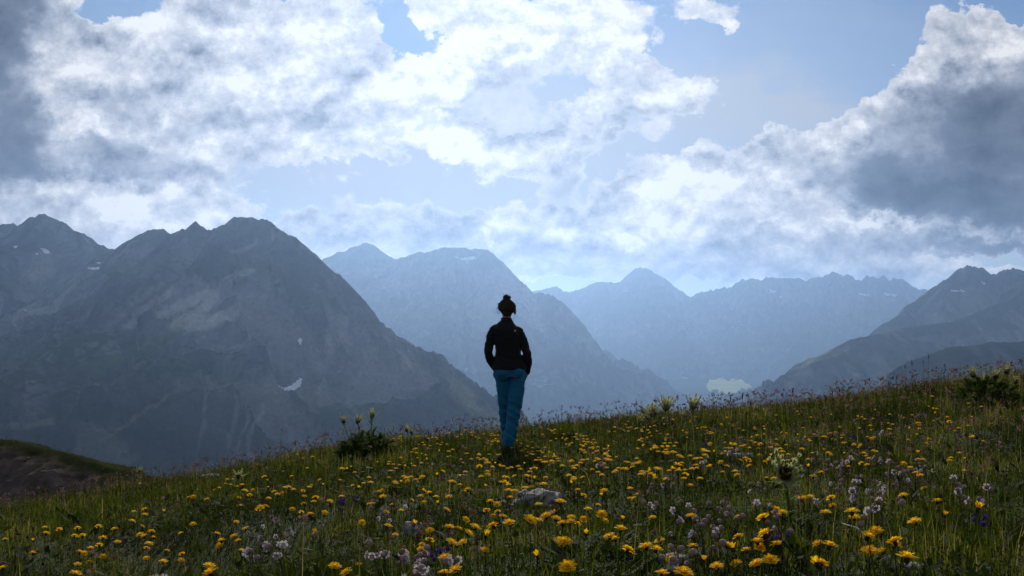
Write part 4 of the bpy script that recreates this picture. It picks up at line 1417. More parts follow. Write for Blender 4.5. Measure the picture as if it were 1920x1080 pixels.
# ---- purple flowers
PF = []
BELL = []
for k_ in range(14):
    BELL.append(petal(2 * math.pi * k_ / 7 + (k_ // 7) * 0.4, 0.001, 0.010 - 0.003 * (k_ // 7), 0.006, 0.004 * (k_ // 7), 0.008 + 0.006 * (k_ // 7)))
BELL_ME = one_mesh('flower', M_PURPLE, BELL, False)
for i_, (px_, py_, nf_) in enumerate([(1325, 833, 5), (1318, 838, 4), (830, 1043, 4), (815, 1050, 3), (800, 1056, 3), (665, 940, 5), (642, 942, 4), (830, 900, 4), (953, 868, 3), (868, 858, 3),
                                      (640, 945, 4), (1540, 782, 4), (1598, 822, 3), (1838, 985, 3), (1430, 1018, 4), (1466, 1020, 3), (1645, 788, 3)]):
    r_ = random.Random(4000 + i_)
    p_ = ground_at(px_, py_, 0.10)
    ro_ = bpy.data.objects.new('purple_flower', None)
    COL.objects.link(ro_)
    ro_.location = p_
    ph_ = 'small violet flower cluster ' + mark_phrase(px_, py_)
    tag(ro_, ph_, 'flower', ph_)
    PF.append(ro_)
    link('stem', one_mesh('stem', M_STEM, [tube([(0, 0, -0.01), (0.004, 0, 0.06), (0, 0, 0.115)], [0.0018, 0.0015, 0.001], 4)]), ro_)
    for k in range(nf_):
        a_2 = k * 2.4
        link('flower', BELL_ME, ro_, (0.010 * math.cos(a_2), 0.010 * math.sin(a_2), 0.118 - 0.008 * k), (R(55), 0, a_2 + math.pi / 2), r_.uniform(0.7, 1.05))
number_off(PF)


# ------------------------------------------------------------------ thistles
def spiny_leaf(L, W, lobes, seed, curve=0.35):
    """A deeply lobed, spiny leaf along +X, arching: triangles for the lobes on both sides of a narrow blade."""
    r = random.Random(seed)
    V, Q, T = [], [], []
    zc = lambda t: L * (0.55 * t - curve * 1.3 * t * t)
    n = lobes * 2
    for i in range(n + 1):
        t = i / n
        w = W * 0.30 * (1 - t) ** 0.6 + 0.0012
        V += [(L * t, -w, zc(t) + 0.15 * w), (L * t, w, zc(t) + 0.15 * w)]
        if i < n:
            Q.append((2 * i, 2 * i + 2, 2 * i + 3, 2 * i + 1))
    for i in range(lobes):
        t0, t1, tm = (2 * i + 0.2) / n, (2 * i + 1.5) / n, (2 * i + 1.9) / n
        for sgn in (-1, 1):
            reach = W * (0.35 + 0.65 * math.sin(math.pi * min(1, (i + 0.8) / lobes) ** 0.7)) * r.uniform(0.75, 1.15)
            b = len(V)
            V += [(L * t0, 0, zc(t0)), (L * t1, 0, zc(t1)), (L * tm, sgn * reach, zc(tm) + reach * r.uniform(0.1, 0.45)),
                  (L * (t0 - 0.02), sgn * reach * 0.72, zc(t0) + reach * r.uniform(0.0, 0.4)), (L * (tm + 0.05), sgn * reach * 0.6, zc(tm) + reach * 0.3)]
            T += [(b, b + 1, b + 2), (b, b + 1, b + 3), (b, b + 1, b + 4)]
    return np.array(V), np.array(Q, np.int32), np.array(T, np.int32)


LEAF_ME = [one_mesh('leaf', M_THISTLE, [spiny_leaf(0.16, 0.046, 6, s)], False) for s in range(3)]
LEAF_DARK_ME = [one_mesh('leaf', M_THISTLE_DARK, [spiny_leaf(0.13, 0.050, 7, 20 + s, 0.40)], False) for s in range(4)]
BRACT_ME = [one_mesh('bract', M_BRACT, [spiny_leaf(0.062, 0.014, 4, 40 + s, -0.12)], False) for s in range(3)]
HEAD_T = [lathe([(0.004, 0.0), (0.014, 0.005), (0.0175, 0.014), (0.015, 0.024), (0.010, 0.030), (0.004, 0.033)], 10)]
for k_ in range(26):
    an_ = k_ * 2.39996
    rr_ = 0.0155 * math.sqrt((k_ + 0.5) / 26)
    HEAD_T.append(tube([(rr_ * 0.7 * math.cos(an_), rr_ * 0.7 * math.sin(an_), 0.020), (rr_ * 1.25 * math.cos(an_), rr_ * 1.25 * math.sin(an_), 0.043 - rr_ * 0.5)], [0.0018, 0.0007], 3))
THEAD_ME = one_mesh('flower_head', M_THEAD, HEAD_T)


def thistle_stem(root, base, top, seed, nleaf=9, head=1.0, pale=8, leaf_scale=1.0, lean_head=(0, 0)):
    r = random.Random(seed)
    base, top = Vector(base), Vector(top)
    mid = base.lerp(top, 0.5) + Vector((r.uniform(-.012, .012), r.uniform(-.012, .012), 0))
    link('stem', one_mesh('stem', M_THISTLE, [tube([base - Vector((0, 0, 0.02)), mid, top], [0.0042 * head + 0.001, 0.0034 * head + 0.001, 0.0032 * head + 0.001], 6)]), root)
    for k in range(nleaf):
        t = 0.12 + 0.82 * k / max(1, nleaf - 1)
        p = base.lerp(mid, t * 2) if t < 0.5 else mid.lerp(top, t * 2 - 1)
        link('leaf', LEAF_ME[k % 3], root, p, (0, R(r.uniform(-30, -5)), k * 2.4 + r.uniform(-.4, .4)), leaf_scale * (1.05 - 0.5 * t) * r.uniform(0.85, 1.15))
    hd = link('flower_head', THEAD_ME, root, top, (R(lean_head[0]), R(lean_head[1]), 0), head)
    for k in range(pale):
        link('bract', BRACT_ME[k % 3], hd, (0, 0, -0.004), (0, R(r.uniform(-42, -4)), k * 6.283 / pale + r.uniform(-.3, .3)), r.uniform(0.75, 1.15))


def thistle(px, py, base_lift_px, label, stems, seed, group=None, dark_leaves=0, radius=0.28, name='thistle_plant'):
    """stems: (head pixel x, head pixel y, head size, leaves). (px, py) is where the plant leaves the ground."""
    p = ground_at(px, py)
    r = random.Random(seed)
    root = bpy.data.objects.new(name, None)
    COL.objects.link(root)
    root.location = p
    tag(root, label, 'thistle', group)
    for k, (hx_, hy_, hs_, nl_, pale_, lean_) in enumerate(stems):
        top = at(hx_, hy_, p.y + r.uniform(-0.06, 0.06)) - p
        base = Vector((top.x * 0.45, top.y * 0.5, 0))
        thistle_stem(root, base, top, seed + k * 7, nl_, hs_, pale_, min(1.0, max(0.55, top.z / 0.3)), lean_)
    for k in range(dark_leaves):
        a, q = k * 2.4, radius * math.sqrt(r.random())
        z = (0.27 * math.sqrt(max(0.0, 1 - (q / radius) ** 2)) + 0.02) * r.uniform(0.35, 1.0)
        link('leaf', LEAF_DARK_ME[k % 4], root, (math.cos(a) * q * 0.85, math.sin(a) * q * 0.7, z), (R(r.uniform(-40, 40)), R(r.uniform(-50, 25)), a + r.uniform(-1.8, 1.8)), r.uniform(0.5, 1.05))
    return root


thistle(688, 862, 0, 'large dark leafy thistle clump with three tall heads left of the person',
        [(644, 794, 1.5, 7, 11, (0, 0)), (671, 793, 1.6, 8, 11, (0, 0)), (698, 784, 1.6, 8, 11, (5, 0))], 61, None, 270, 0.36)
thistle(762, 838, 0, 'short thistle with two pale heads between the leafy clump and the person', [(763, 810, 1.4, 5, 11, (0, 0)), (771, 814, 1.2, 4, 10, (0, 8))], 62)
thistle(737, 832, 0, 'single thin thistle stem with a tiny dark head beside the leafy clump', [(738, 802, 0.5, 3, 3, (0, 0))], 63)
thistle(1238, 800, 0, 'pale yellow thistle on the crest, left one of the pair right of the person', [(1226, 782, 2.7, 6, 20, (10, -14)), (1248, 770, 2.9, 8, 20, (8, 6)), (1214, 792, 2.2, 5, 18, (10, -26))], 64)
thistle(1300, 790, 0, 'pale yellow thistle on the crest, right one of the pair right of the person', [(1299, 768, 2.7, 10, 18, (8, 5)), (1286, 783, 1.6, 5, 12, (0, -24))], 65)
thistle(265, 906, 0, 'wide open pale thistle low on the left by the earth bank', [(262, 886, 1.3, 9, 14, (10, 0))], 66)
thistle(432, 925, 0, 'nodding pale thistle with a dark round head on the left', [(447, 895, 1.35, 7, 14, (62, 25))], 67)
thistle(1495, 1000, 0, 'tall bright green thistle with a big dark head in the right foreground', [(1470, 892, 1.55, 12, 18, (58, -8))], 68)
thistle(1850, 760, 0, 'dark thistle group with several heads on the crest at the far right',
        [(1824, 708, 1.7, 6, 10, (0, 0)), (1846, 716, 1.5, 5, 9, (0, 0)), (1866, 710, 1.7, 6, 10, (0, 0)), (1888, 702, 1.8, 7, 10, (0, 0)), (1904, 720, 1.5, 5, 9, (0, 0))], 69, None, 150, 0.34)
thistle(1415, 782, 0, 'small brown-headed thistle among the pink flowers on the crest', [(1418, 770, 1.2, 4, 8, (0, 0)), (1432, 774, 1.0, 3, 8, (0, 0))], 70)


# ------------------------------------------------------------------ grass stalks with dark seed heads standing on the crest
def stalk(px, py_top, py_base, label, lean=0.0, head_len=0.035, seed=0, bare=False):
    p = ground_at(px, py_base + 14)
    top = at(px + lean, py_top, p.y) - p
    ro = bpy.data.objects.new('grass_stalk', None)
    COL.objects.link(ro)
    ro.location = p
    tag(ro, label, 'grass stalk', 'grass stalks standing above the crest')
    r = random.Random(seed)
    m1 = Vector((top.x * 0.35, 0, top.z * 0.5))
    link('stem', one_mesh('stem', M_SEED, [tube([(0, 0, -0.02), m1, top], [0.0024, 0.0021, 0.0018], 4)]), ro)
    d = (top - m1).normalized()
    e = top + d * head_len
    link('seed_head', one_mesh('seed_head', M_SEED, [tube([top - d * 0.004, top + d * head_len * 0.15, top.lerp(e, 0.5), e], [0.0022, 0.0062, 0.0058, 0.0015], 6)]), ro)
    for k in range(2):
        a = r.uniform(0, 6.28)
        V, q, t = tube([(0, 0, 0), (0.03 * math.cos(a), 0.03 * math.sin(a), top.z * 0.35), (0.08 * math.cos(a), 0.08 * math.sin(a), top.z * 0.55)], [0.003, 0.0025, 0.0006], 3)
        link('leaf', one_mesh('leaf', M_GRASS, [(V, q, t)]), ro)


for i_, (px_, pt_, pb_, ln_, hl_, lab_) in enumerate([
    (1712, 685, 735, -2, 0.075, 'tallest dark grass stalk of the group on the right-hand crest'),
    (1740, 672, 735, 1, 0.06, 'thin dark stalk with the highest tip on the right-hand crest'),
    (1698, 690, 738, -1, 0.045, 'short dark stalk left of the tallest one on the right-hand crest'),
    (1732, 680, 735, -1, 0.03, 'slender stalk just left of the highest tip on the right-hand crest'),
    (1681, 712, 745, 0, 0.04, 'lone short stalk at the left end of the right-hand crest group'),
    (1664, 722, 750, 2, 0.05, 'squat leaning stalk below the right-hand crest group'),
    (1839, 690, 720, 0, 0.03, 'dark stalk beside the far right thistle group'),
    (1392, 748, 790, 0, 0.075, 'upright dark stalk with reddish tip right of the paired thistles'),
    (1370, 752, 790, 0, 0.06, 'bare-looking dark stalk between the paired thistles and the red-tipped one'),
    (1477, 735, 795, 9, 0.045, 'leaning stalk with a small dark head over the valley clearing'),
    (1406, 760, 792, 1, 0.06, 'leafy stalk just right of the red-tipped one'),
    (1440, 762, 790, -1, 0.03, 'short stalk left of the leaning one'),
    (1565, 738, 775, -4, 0.045, 'left stalk of the crossed pair on the right slope'),
    (1580, 735, 775, -6, 0.055, 'right stalk of the crossed pair on the right slope'),
    (1602, 745, 775, 0, 0.03, 'small stalk right of the crossed pair'),
    (1206, 775, 805, 0, 0.04, 'dark stalk standing just left of the paired thistles'),
    (1042, 780, 812, 0, 0.025, 'thin stalk left of the grass tuft beside the person'),
    (1065, 778, 812, 0, 0.025, 'thin stalk rising out of the grass tuft beside the person'),
    (1130, 785, 812, 2, 0.025, 'small stalk between the grass tuft and the paired thistles'),
    (1150, 792, 815, 0, 0.03, 'low stalk nearest the left of the paired thistles'),
    (525, 808, 845, 3, 0.04, 'branching green stalk alone on the left-hand crest'),
    (845, 800, 830, 1, 0.03, 'small stalk on the crest to the left of the person'),
    (425, 845, 868, 0, 0.03, 'short stalk low on the left-hand crest'),
    (345, 860, 885, 0, 0.035, 'short stalk near the earth bank on the left'),
]):
    stalk(px_, pt_, pb_, lab_, ln_, hl_, 5000 + i_)


def build_tuft():
    p = ground_at(1062, 828)
    r = np.random.default_rng(71)
    n = 260
    a, q = r.uniform(0, 6.28, n), 0.11 * np.sqrt(r.uniform(0, 1, n))
    x, y = p.x + q * np.cos(a), p.y + q * np.sin(a)
    V, qd, t = blades(x, y, r.uniform(0.10, 0.29, n), r.uniform(0.004, 0.007, n), np.abs(r.normal(0, 0.40, n)), 72)
    V = V - np.array(p)
    hp = Heap()
    hp.add(V, qd, t, np.repeat(np.clip(r.normal(0.55, 0.15, n), 0, 1), 5))
    tag(link('grass_tuft', hp.mesh('grass_tuft', M_GRASS), None, p), 'taller tuft of green grass on the crest right of the person', 'grass tuft')


build_tuft()


# ------------------------------------------------------------------ stones and the twig
def stone_material():
    m, g = mat_new('lichened_stone')
    out = g.n('ShaderNodeOutputMaterial')
    b = g.n('ShaderNodeBsdfPrincipled')
    tc = g.n('ShaderNodeTexCoord')
    n = g.noise(tc.outputs['Object'], 9.0, 6, 0.65)
    n2 = g.noise(tc.outputs['Object'], 45.0, 5, 0.7)
    f = g.m('ADD', g.m('MULTIPLY', n, 0.55), g.m('MULTIPLY', n2, 0.45))
    g.put(b.inputs['Base Color'], g.colramp(f, [(0.32, (0.07, 0.065, 0.06)), (0.48, (0.20, 0.18, 0.175)), (0.62, (0.34, 0.31, 0.30)), (0.75, (0.46, 0.43, 0.40))]))
    b.inputs['Roughness'].default_value = 0.9
    bp = g.n('ShaderNodeBump')
    bp.inputs['Strength'].default_value = 0.9
    bp.inputs['Distance'].default_value = 0.02
    g.put(bp.inputs['Height'], f)
    g.put(b.inputs['Normal'], bp.outputs[0])
    g.put(out.inputs[0], b.outputs[0])
    return m


M_STONE = stone_material()


def stone(px, py, wpx, flat, depth, rot, label, seed, layers=False, sink=0.35):
    p = ground_at(px, py)
    w = wpx / F * p.y
    bm = bmesh.new()
    bmesh.ops.create_icosphere(bm, subdivisions=4, radius=1.0)
    V = np.array([v.co[:] for v in bm.verts])
    V = np.sign(V) * np.abs(V) ** 0.8
    nse = fbm(V[:, 0] * 1.3 + seed, V[:, 1] * 1.3 + V[:, 2] * 0.9, 5, seed, 0.55)
    rad = 1 + 0.42 * nse - 0.12 * ridged(V[:, 0] * 2.2 + V[:, 2], V[:, 1] * 2.2, 4, seed + 3)
    V = V * rad[:, None] * np.array((w / 2, w / 2 * depth, w / 2 * flat))
    if layers:
        V[:, 2] += 0.008 * np.sign(np.sin(V[:, 0] * 60 + V[:, 1] * 25)) * (V[:, 2] > 0)
    for v, c in zip(bm.verts, V):
        v.co = c
    for f in bm.faces:
        f.smooth = True
    me = bpy.data.meshes.new('stone')
    bm.to_mesh(me)
    bm.free()
    me.materials.append(M_STONE)
    o = link('stone', me, None, p + Vector((0, 0, w / 2 * flat * (0.55 - sink))), (0, 0, R(rot)))
    tag(o, label, 'stone')
    return o


stone(1012, 950, 90, 0.42, 0.75, 8, 'large flat cracked grey boulder in the middle of the meadow', 3, True, 0.0)
stone(965, 951, 60, 0.26, 0.8, -10, 'low slab of rock touching the left end of the large boulder', 4, True, 0.05)
stone(866, 905, 28, 0.7, 0.8, 0, 'small whitish stone among yellow flowers below the person', 5, False, 0.0)
stone(776, 1010, 48, 0.75, 0.8, 20, 'rough grey stone in the foreground left of centre', 6, False, -0.1)
stone(1392, 865, 48, 0.4, 0.8, 0, 'pale flat stone behind yellow flowers on the right slope', 7, False, -0.1)
stone(1262, 1068, 66, 0.6, 0.8, 10, 'half-buried rock at the bottom edge right of centre', 8, False, 0.0)
stone(392, 902, 46, 0.35, 0.4, 25, 'narrow grey stone slab lying in the grass on the left', 9, False, -0.1)
stone(400, 884, 14, 0.6, 0.8, 0, 'little round stone above the narrow slab on the left', 12, False, -0.1)
stone(1718, 1078, 50, 0.6, 0.8, 0, 'dark rock at the bottom edge on the right', 10, False, 0.1)
stone(1664, 1070, 26, 1.3, 0.7, 0, 'upright pointed pale stone at the bottom edge on the right', 13, False, 0.1)


def build_twig():
    p = ground_at(1620, 1040)
    a, b, c, d = (at(1579, 981, p.y + 0.10) - p, at(1606, 990, p.y + 0.04) - p, at(1622, 1003, p.y) - p, at(1619, 1034, p.y) - p)
    e = at(1632, 1000, p.y + 0.05) - p
    ch = [tube([d, c.lerp(d, 0.5) + Vector((0.003, 0, 0)), c, b, a], [0.0045, 0.0042, 0.0040, 0.0032, 0.0014], 6), tube([c, c.lerp(e, 0.6) + Vector((0, 0, 0.003)), e], [0.003, 0.0024, 0.001], 5)]
    tag(link('twig', one_mesh('twig', M_TWIG, ch), None, p), 'bleached forked dead twig standing in the right foreground', 'twig')


build_twig()


# ------------------------------------------------------------------ the person
def solid(chunks, voxel, name, smooth=6, mat=None):
    """Overlapping closed shapes -> one continuous smooth surface (voxel remesh, then smoothing)."""
    hp = Heap()
    for V, Q, T in chunks:
        hp.add(V, Q, T)
    me = hp.mesh(name + '_raw', None, True)
    o = bpy.data.objects.new(name + '_raw', me)
    COL.objects.link(o)
    m = o.modifiers.new('r', 'REMESH')
    m.mode = 'VOXEL'
    m.voxel_size = voxel
    s = o.modifiers.new('s', 'SMOOTH')
    s.iterations = smooth
    s.factor = 0.5
    dg = bpy.context.evaluated_depsgraph_get()
    res = bpy.data.meshes.new_from_object(o.evaluated_get(dg))
    bpy.data.objects.remove(o)
    bpy.data.meshes.remove(me)
    res.name = name
    for p in res.polygons:
        p.use_smooth = True
    res.materials.clear()
    if mat:
        res.materials.append(mat)
    return res


def loft(secs, seg=20):
    """Closed loft through (x, y, z, half-width, half-depth) sections, horizontal rings."""
    V, Q, T = [], [], []
    for (x, y, z, a, b) in secs:
        for k in range(seg):
            an = 2 * math.pi * k / seg
            c, s = math.cos(an), math.sin(an)
            V.append((x + a * math.copysign(abs(c) ** 0.85, c), y + b * math.copysign(abs(s) ** 0.85, s), z))
    n = len(secs)
    for i in range(n - 1):
        for k in range(seg):
            p, q = i * seg + k, i * seg + (k + 1) % seg
            Q.append((p, q, q + seg, p + seg))
    V += [secs[0][:3], secs[-1][:3]]
    for k in range(seg):
        T.append((k, len(V) - 2, (k + 1) % seg))
        T.append(((n - 1) * seg + k, (n - 1) * seg + (k + 1) % seg, len(V) - 1))
    return np.array(V, float), np.array(Q, np.int32), np.array(T, np.int32)


def limb(path, radii, seg=14):
    """Closed tapered tube with rounded ends."""
    path = [Vector(p) for p in path]
    d0 = (path[0] - path[1]).normalized()
    d1 = (path[-1] - path[-2]).normalized()
    path = [path[0] + d0 * radii[0] * 0.7] + path + [path[-1] + d1 * radii[-1] * 0.7]
    rad = [radii[0] * 0.6] + list(radii) + [radii[-1] * 0.6]
    V, Q, T = tube(path, rad, seg, True)
    V = np.concatenate([V, [tuple(path[0])]])
    e = len(V) - 1
    T = np.concatenate([T, np.array([((k + 1) % seg, k, e) for k in range(seg)], np.int32)])
    return V, Q, T


def ball(c, r, seg=16, tilt=0.0):
    prof = [(max(1e-4, math.sin(math.pi * i / 10)), -math.cos(math.pi * i / 10)) for i in range(11)]
    V, Q, _ = lathe(prof, seg)
    V = V * np.array(r)
    ct, st = math.cos(tilt), math.sin(tilt)
    V = np.stack([V[:, 0], V[:, 1] * ct - V[:, 2] * st, V[:, 1] * st + V[:, 2] * ct], 1)
    return V + np.array(c), Q, np.zeros((0, 3), np.int32)


def cloth_material(name, col, col2, scale, fold):
    m, g = mat_new(name)
    out = g.n('ShaderNodeOutputMaterial')
    b = g.n('ShaderNodeBsdfPrincipled')
    tc = g.n('ShaderNodeTexCoord')
    n = g.noise(tc.outputs['Object'], scale, 4, 0.6)
    w = g.noise(tc.outputs['Object'], 9.0, 3, 0.5, dist=0.6)
    g.put(b.inputs['Base Color'], g.mix(n, (*col, 1), (*col2, 1)))
    b.inputs['Roughness'].default_value = 0.85
    b.inputs['Specular IOR Level'].default_value = 0.2
    b.inputs['Sheen Weight'].default_value = 0.05
    bp = g.n('ShaderNodeBump')
    bp.inputs['Strength'].default_value = fold
    bp.inputs['Distance'].default_value = 0.02
    g.put(bp.inputs['Height'], g.m('ADD', w, g.m('MULTIPLY', n, 0.08)))
    g.put(b.inputs['Normal'], bp.outputs[0])
    g.put(out.inputs[0], b.outputs[0])
    return m


def plain_material(name, col, rough=0.6):
    m, g = mat_new(name)
    out = g.n('ShaderNodeOutputMaterial')
    b = g.n('ShaderNodeBsdfPrincipled')
    tc = g.n('ShaderNodeTexCoord')
    n = g.noise(tc.outputs['Object'], 35.0, 4, 0.6)
    g.put(b.inputs['Base Color'], g.mix(n, tuple(c * 0.8 for c in col) + (1,), tuple(min(1, c * 1.2) for c in col) + (1,)))
    b.inputs['Roughness'].default_value = rough
    b.inputs['Specular IOR Level'].default_value = 0.2
    g.put(out.inputs[0], b.outputs[0])
    return m


def wrinkle(me, amp, fz, fx, seed, zmask=None):
    """Real folds: push the cloth along its normals by stretched noise."""
    n = len(me.vertices)
    co = np.empty(n * 3, np.float32)
    no = np.empty(n * 3, np.float32)
    me.vertices.foreach_get('co', co)
    me.vertices.foreach_get('normal', no)
    co, no = co.reshape(-1, 3), no.reshape(-1, 3)
    an = np.arctan2(co[:, 1], co[:, 0])
    f = ridged(co[:, 0] * fx + co[:, 1] * fx * 0.8 + co[:, 2] * fx * 0.35, co[:, 2] * fz + an * 0.4, 3, seed) - 0.5
    if zmask is not None:
        f = f * zmask(co[:, 2])
    co = co + no * (f * amp)[:, None]
    me.vertices.foreach_set('co', co.ravel())
    me.update()


def build_person():
    P = ground_at(948, 856)
    foot = Vector((at(952, 850, 11.15).x, 11.15, float(ground(at(952, 850, 11.15).x, 11.15))))
    skin = plain_material('skin', (0.30, 0.17, 0.12), 0.55)
    hair_m = plain_material('dark_brown_hair', (0.026, 0.014, 0.008), 0.7)
    black = cloth_material('black_knit', (0.0065, 0.006, 0.0065), (0.013, 0.012, 0.013), 160, 0.5)
    teal = cloth_material('teal_cotton', (0.008, 0.125, 0.225), (0.015, 0.16, 0.28), 120, 0.55)
    shoe_m = plain_material('dark_shoe', (0.03, 0.03, 0.032), 0.6)
    purple = plain_material('purple_zip', (0.13, 0.09, 0.24), 0.5)
    white = plain_material('white_print', (0.8, 0.8, 0.8), 0.6)

    # joints (x right, y away from the camera, z up from the ground)
    hipL, kneeL, ankL = (-0.050, 0.01, 0.88), (-0.040, 0.085, 0.48), (-0.016, 0.15, 0.09)
    hipR, kneeR, ankR = (0.098, 0.00, 0.90), (0.075, -0.012, 0.48), (0.006, -0.03, 0.09)
    shL, elL, wrL = (-0.140, 0.00, 1.310), (-0.198, -0.045, 1.08), (-0.140, 0.070, 0.905)
    shR, elR, wrR = (0.172, 0.00, 1.310), (0.218, -0.048, 1.07), (0.210, 0.060, 0.885)
    head_c = Vector((0.020, 0.070, 1.545))
    # body: one continuous figure
    ch = [loft([(0.02, 0, 0.86, 0.13, 0.09), (0.02, 0, 0.95, 0.145, 0.095), (0.015, 0, 1.07, 0.11, 0.08), (0.016, -0.005, 1.20, 0.115, 0.08),
                (0.015, -0.004, 1.30, 0.115, 0.07), (0.015, 0.004, 1.37, 0.065, 0.045), (0.016, 0.01, 1.41, 0.055, 0.05)]),
          limb([(0.016, 0.005, 1.36), (0.018, 0.035, 1.47)], [0.050, 0.046]),
          limb([(-0.115, 0, 1.30), elL, wrL], [0.034, 0.032, 0.026]), limb([(0.147, 0, 1.30), elR, wrR], [0.034, 0.032, 0.026]),
          limb([hipL, kneeL, ankL], [0.070, 0.050, 0.036]), limb([hipR, kneeR, ankR], [0.070, 0.050, 0.036])]
    # head, bowed forward, with jaw, nose, brow and ears
    tl = R(-28)
    ch.append(ball(head_c, (0.072, 0.090, 0.100), 18, tl))
    ct, st = math.cos(tl), math.sin(tl)

    def hp_(x, y, z):
        return (head_c.x + x, head_c.y + y * ct - z * st, head_c.z + y * st + z * ct)
    ch.append(ball(hp_(0, 0.035, -0.070), (0.050, 0.052, 0.048), 14, tl))
    ch.append(limb([hp_(0, 0.085, 0.010), hp_(0, 0.105, -0.025)], [0.009, 0.013], 8))
    ch.append(limb([hp_(-0.035, 0.083, 0.022), hp_(0.035, 0.083, 0.022)], [0.011, 0.011], 8))
    ch.append(limb([hp_(-0.018, 0.086, -0.055), hp_(0.018, 0.086, -0.055)], [0.008, 0.008], 8))
    for s in (-1, 1):
        ch.append(ball(hp_(s * 0.076, 0.0, -0.010), (0.009, 0.018, 0.030), 10, tl))
    # hands, fingers pushed into the pockets
    for (w, s) in ((wrL, -1), (wrR, 1)):
        w = Vector(w)
        d = Vector((-s * 0.25, 0.35, -0.9)).normalized()
        palm = w + d * 0.06
        ch.append(limb([w, palm, w + d * 0.085], [0.026, 0.032, 0.030], 10))
        sd = d.cross(Vector((s, 0.2, 0))).normalized()
        for k, ln in enumerate((0.062, 0.074, 0.070, 0.054)):
            b0 = w + d * 0.085 + sd * (k - 1.5) * 0.019
            b1 = b0 + d * ln * 0.5 + Vector((-s * 0.004, 0.004, 0))
            ch.append(limb([b0, b1, b1 + d * ln * 0.45 + Vector((-s * 0.012, 0.004, 0))], [0.0095, 0.009, 0.0078], 8))
        t0 = w + d * 0.03 - sd * 0.026
        ch.append(limb([t0, t0 + d * 0.032 - sd * 0.018, t0 + d * 0.062 - sd * 0.020], [0.0115, 0.0105, 0.009], 8))
    body = link('person', solid(ch, 0.007, 'person', 4, skin), None, foot, None, 1.03)
    tag(body, 'person seen from behind in a black long-sleeved top and teal trousers, hands in pockets', 'person')
    # eyes: small dark balls set in the face
    for s in (-1, 1):
        link('eye', one_mesh('eye', shoe_m, [ball(hp_(s * 0.030, 0.078, 0.008), (0.011, 0.011, 0.008), 10, tl)]), body)

    # trousers: loose, straight legs
    ch = [loft([(0.026, 0.0, 0.80, 0.146, 0.105), (0.026, 0.0, 0.86, 0.164, 0.118), (0.024, 0.0, 0.92, 0.164, 0.114), (0.020, 0, 0.985, 0.148, 0.100)]),
          limb([(-0.052, 0.01, 0.84), (-0.046, 0.04, 0.68), (-0.040, 0.085, 0.48), (-0.030, 0.12, 0.28), (-0.016, 0.15, 0.08)], [0.090, 0.078, 0.064, 0.057, 0.058]),
          limb([(0.102, -0.005, 0.84), (0.098, -0.012, 0.68), (0.075, -0.014, 0.48), (0.042, -0.020, 0.28), (0.006, -0.030, 0.07)], [0.092, 0.088, 0.078, 0.071, 0.070]),
          ball((-0.048, -0.055, 0.850), (0.078, 0.070, 0.085)), ball((0.094, -0.060, 0.855), (0.082, 0.070, 0.085)),
          # pockets stretched by the hands
          ball((-0.118, 0.065, 0.835), (0.040, 0.055, 0.075)), ball((0.172, 0.055, 0.825), (0.042, 0.055, 0.075))]
    tm = solid(ch, 0.0075, 'trousers', 5, teal)
    wrinkle(tm, 0.024, 10.0, 6.0, 301, lambda z: (0.35 + 0.65 * np.clip(np.abs(z - 0.65) / 0.4, 0, 1)) * np.clip((0.90 - z) / 0.08, 0.05, 1))
    tro = link('trousers', tm, body)
    # zip of the back pocket and a seam down the seat, lying on the cloth
    dg = bpy.context.evaluated_depsgraph_get()

    def on_cloth(o, px_, z_, off=0.003):
        me = o.data
        co = np.empty(len(me.vertices) * 3, np.float32)
        me.vertices.foreach_get('co', co)
        co = co.reshape(-1, 3)
        dd = np.hypot(co[:, 0] - px_, co[:, 2] - z_) + (co[:, 1] > 0.05) * 10
        return Vector((px_, float(co[np.argsort(dd)[:4], 1].min()) - off, z_))
    zp = [on_cloth(tro, x, 0.818 - 0.002 * k, 0.002) for k, x in enumerate((0.005, 0.03, 0.055, 0.08, 0.105))]
    link('zip', one_mesh('zip', purple, [tube(zp, [0.0045] * 5, 6)]), tro)
    sm_ = [on_cloth(tro, x, z, 0.0005) for x, z in ((0.014, 0.90), (0.013, 0.85), (0.012, 0.80), (0.010, 0.765))]
    link('seam', one_mesh('seam', shoe_m, [tube(sm_, [0.002] * 4, 5)]), tro)

    # top: torso and sleeves in one garment, hem over the hips
    ch = [loft([(0.018, 0, 0.885, 0.186, 0.132), (0.018, 0, 0.92, 0.184, 0.130), (0.018, -0.002, 0.99, 0.160, 0.112), (0.020, -0.004, 1.08, 0.136, 0.100),
                (0.018, -0.008, 1.19, 0.142, 0.104), (0.016, -0.010, 1.27, 0.150, 0.102), (0.016, -0.006, 1.33, 0.140, 0.088), (0.016, 0.004, 1.378, 0.100, 0.070),
                (0.016, 0.012, 1.412, 0.066, 0.060), (0.017, 0.020, 1.432, 0.058, 0.056)]),
          limb([(-0.092, 0.0, 1.338), (-0.122, 0.0, 1.308), (-0.162, -0.015, 1.22), elL, (-0.186, 0.01, 0.975), wrL, (-0.118, 0.085, 0.875)], [0.038, 0.046, 0.049, 0.047, 0.046, 0.042, 0.042]),
          limb([(0.124, 0.0, 1.338), (0.156, 0.0, 1.308), (0.190, -0.015, 1.22), elR, (0.222, 0.01, 0.965), wrR, (0.206, 0.075, 0.850)], [0.038, 0.046, 0.049, 0.047, 0.046, 0.042, 0.042])]
    sm = solid(ch, 0.0065, 'sweater', 4, black)
    wrinkle(sm, 0.012, 12.0, 8.0, 303, lambda z: np.clip((z - 0.90) / 0.08, 0.05, 1))
    swe = link('sweater', sm, body)
    lg = on_cloth(swe, 0.108, 1.312, 0.003)
    ch = []
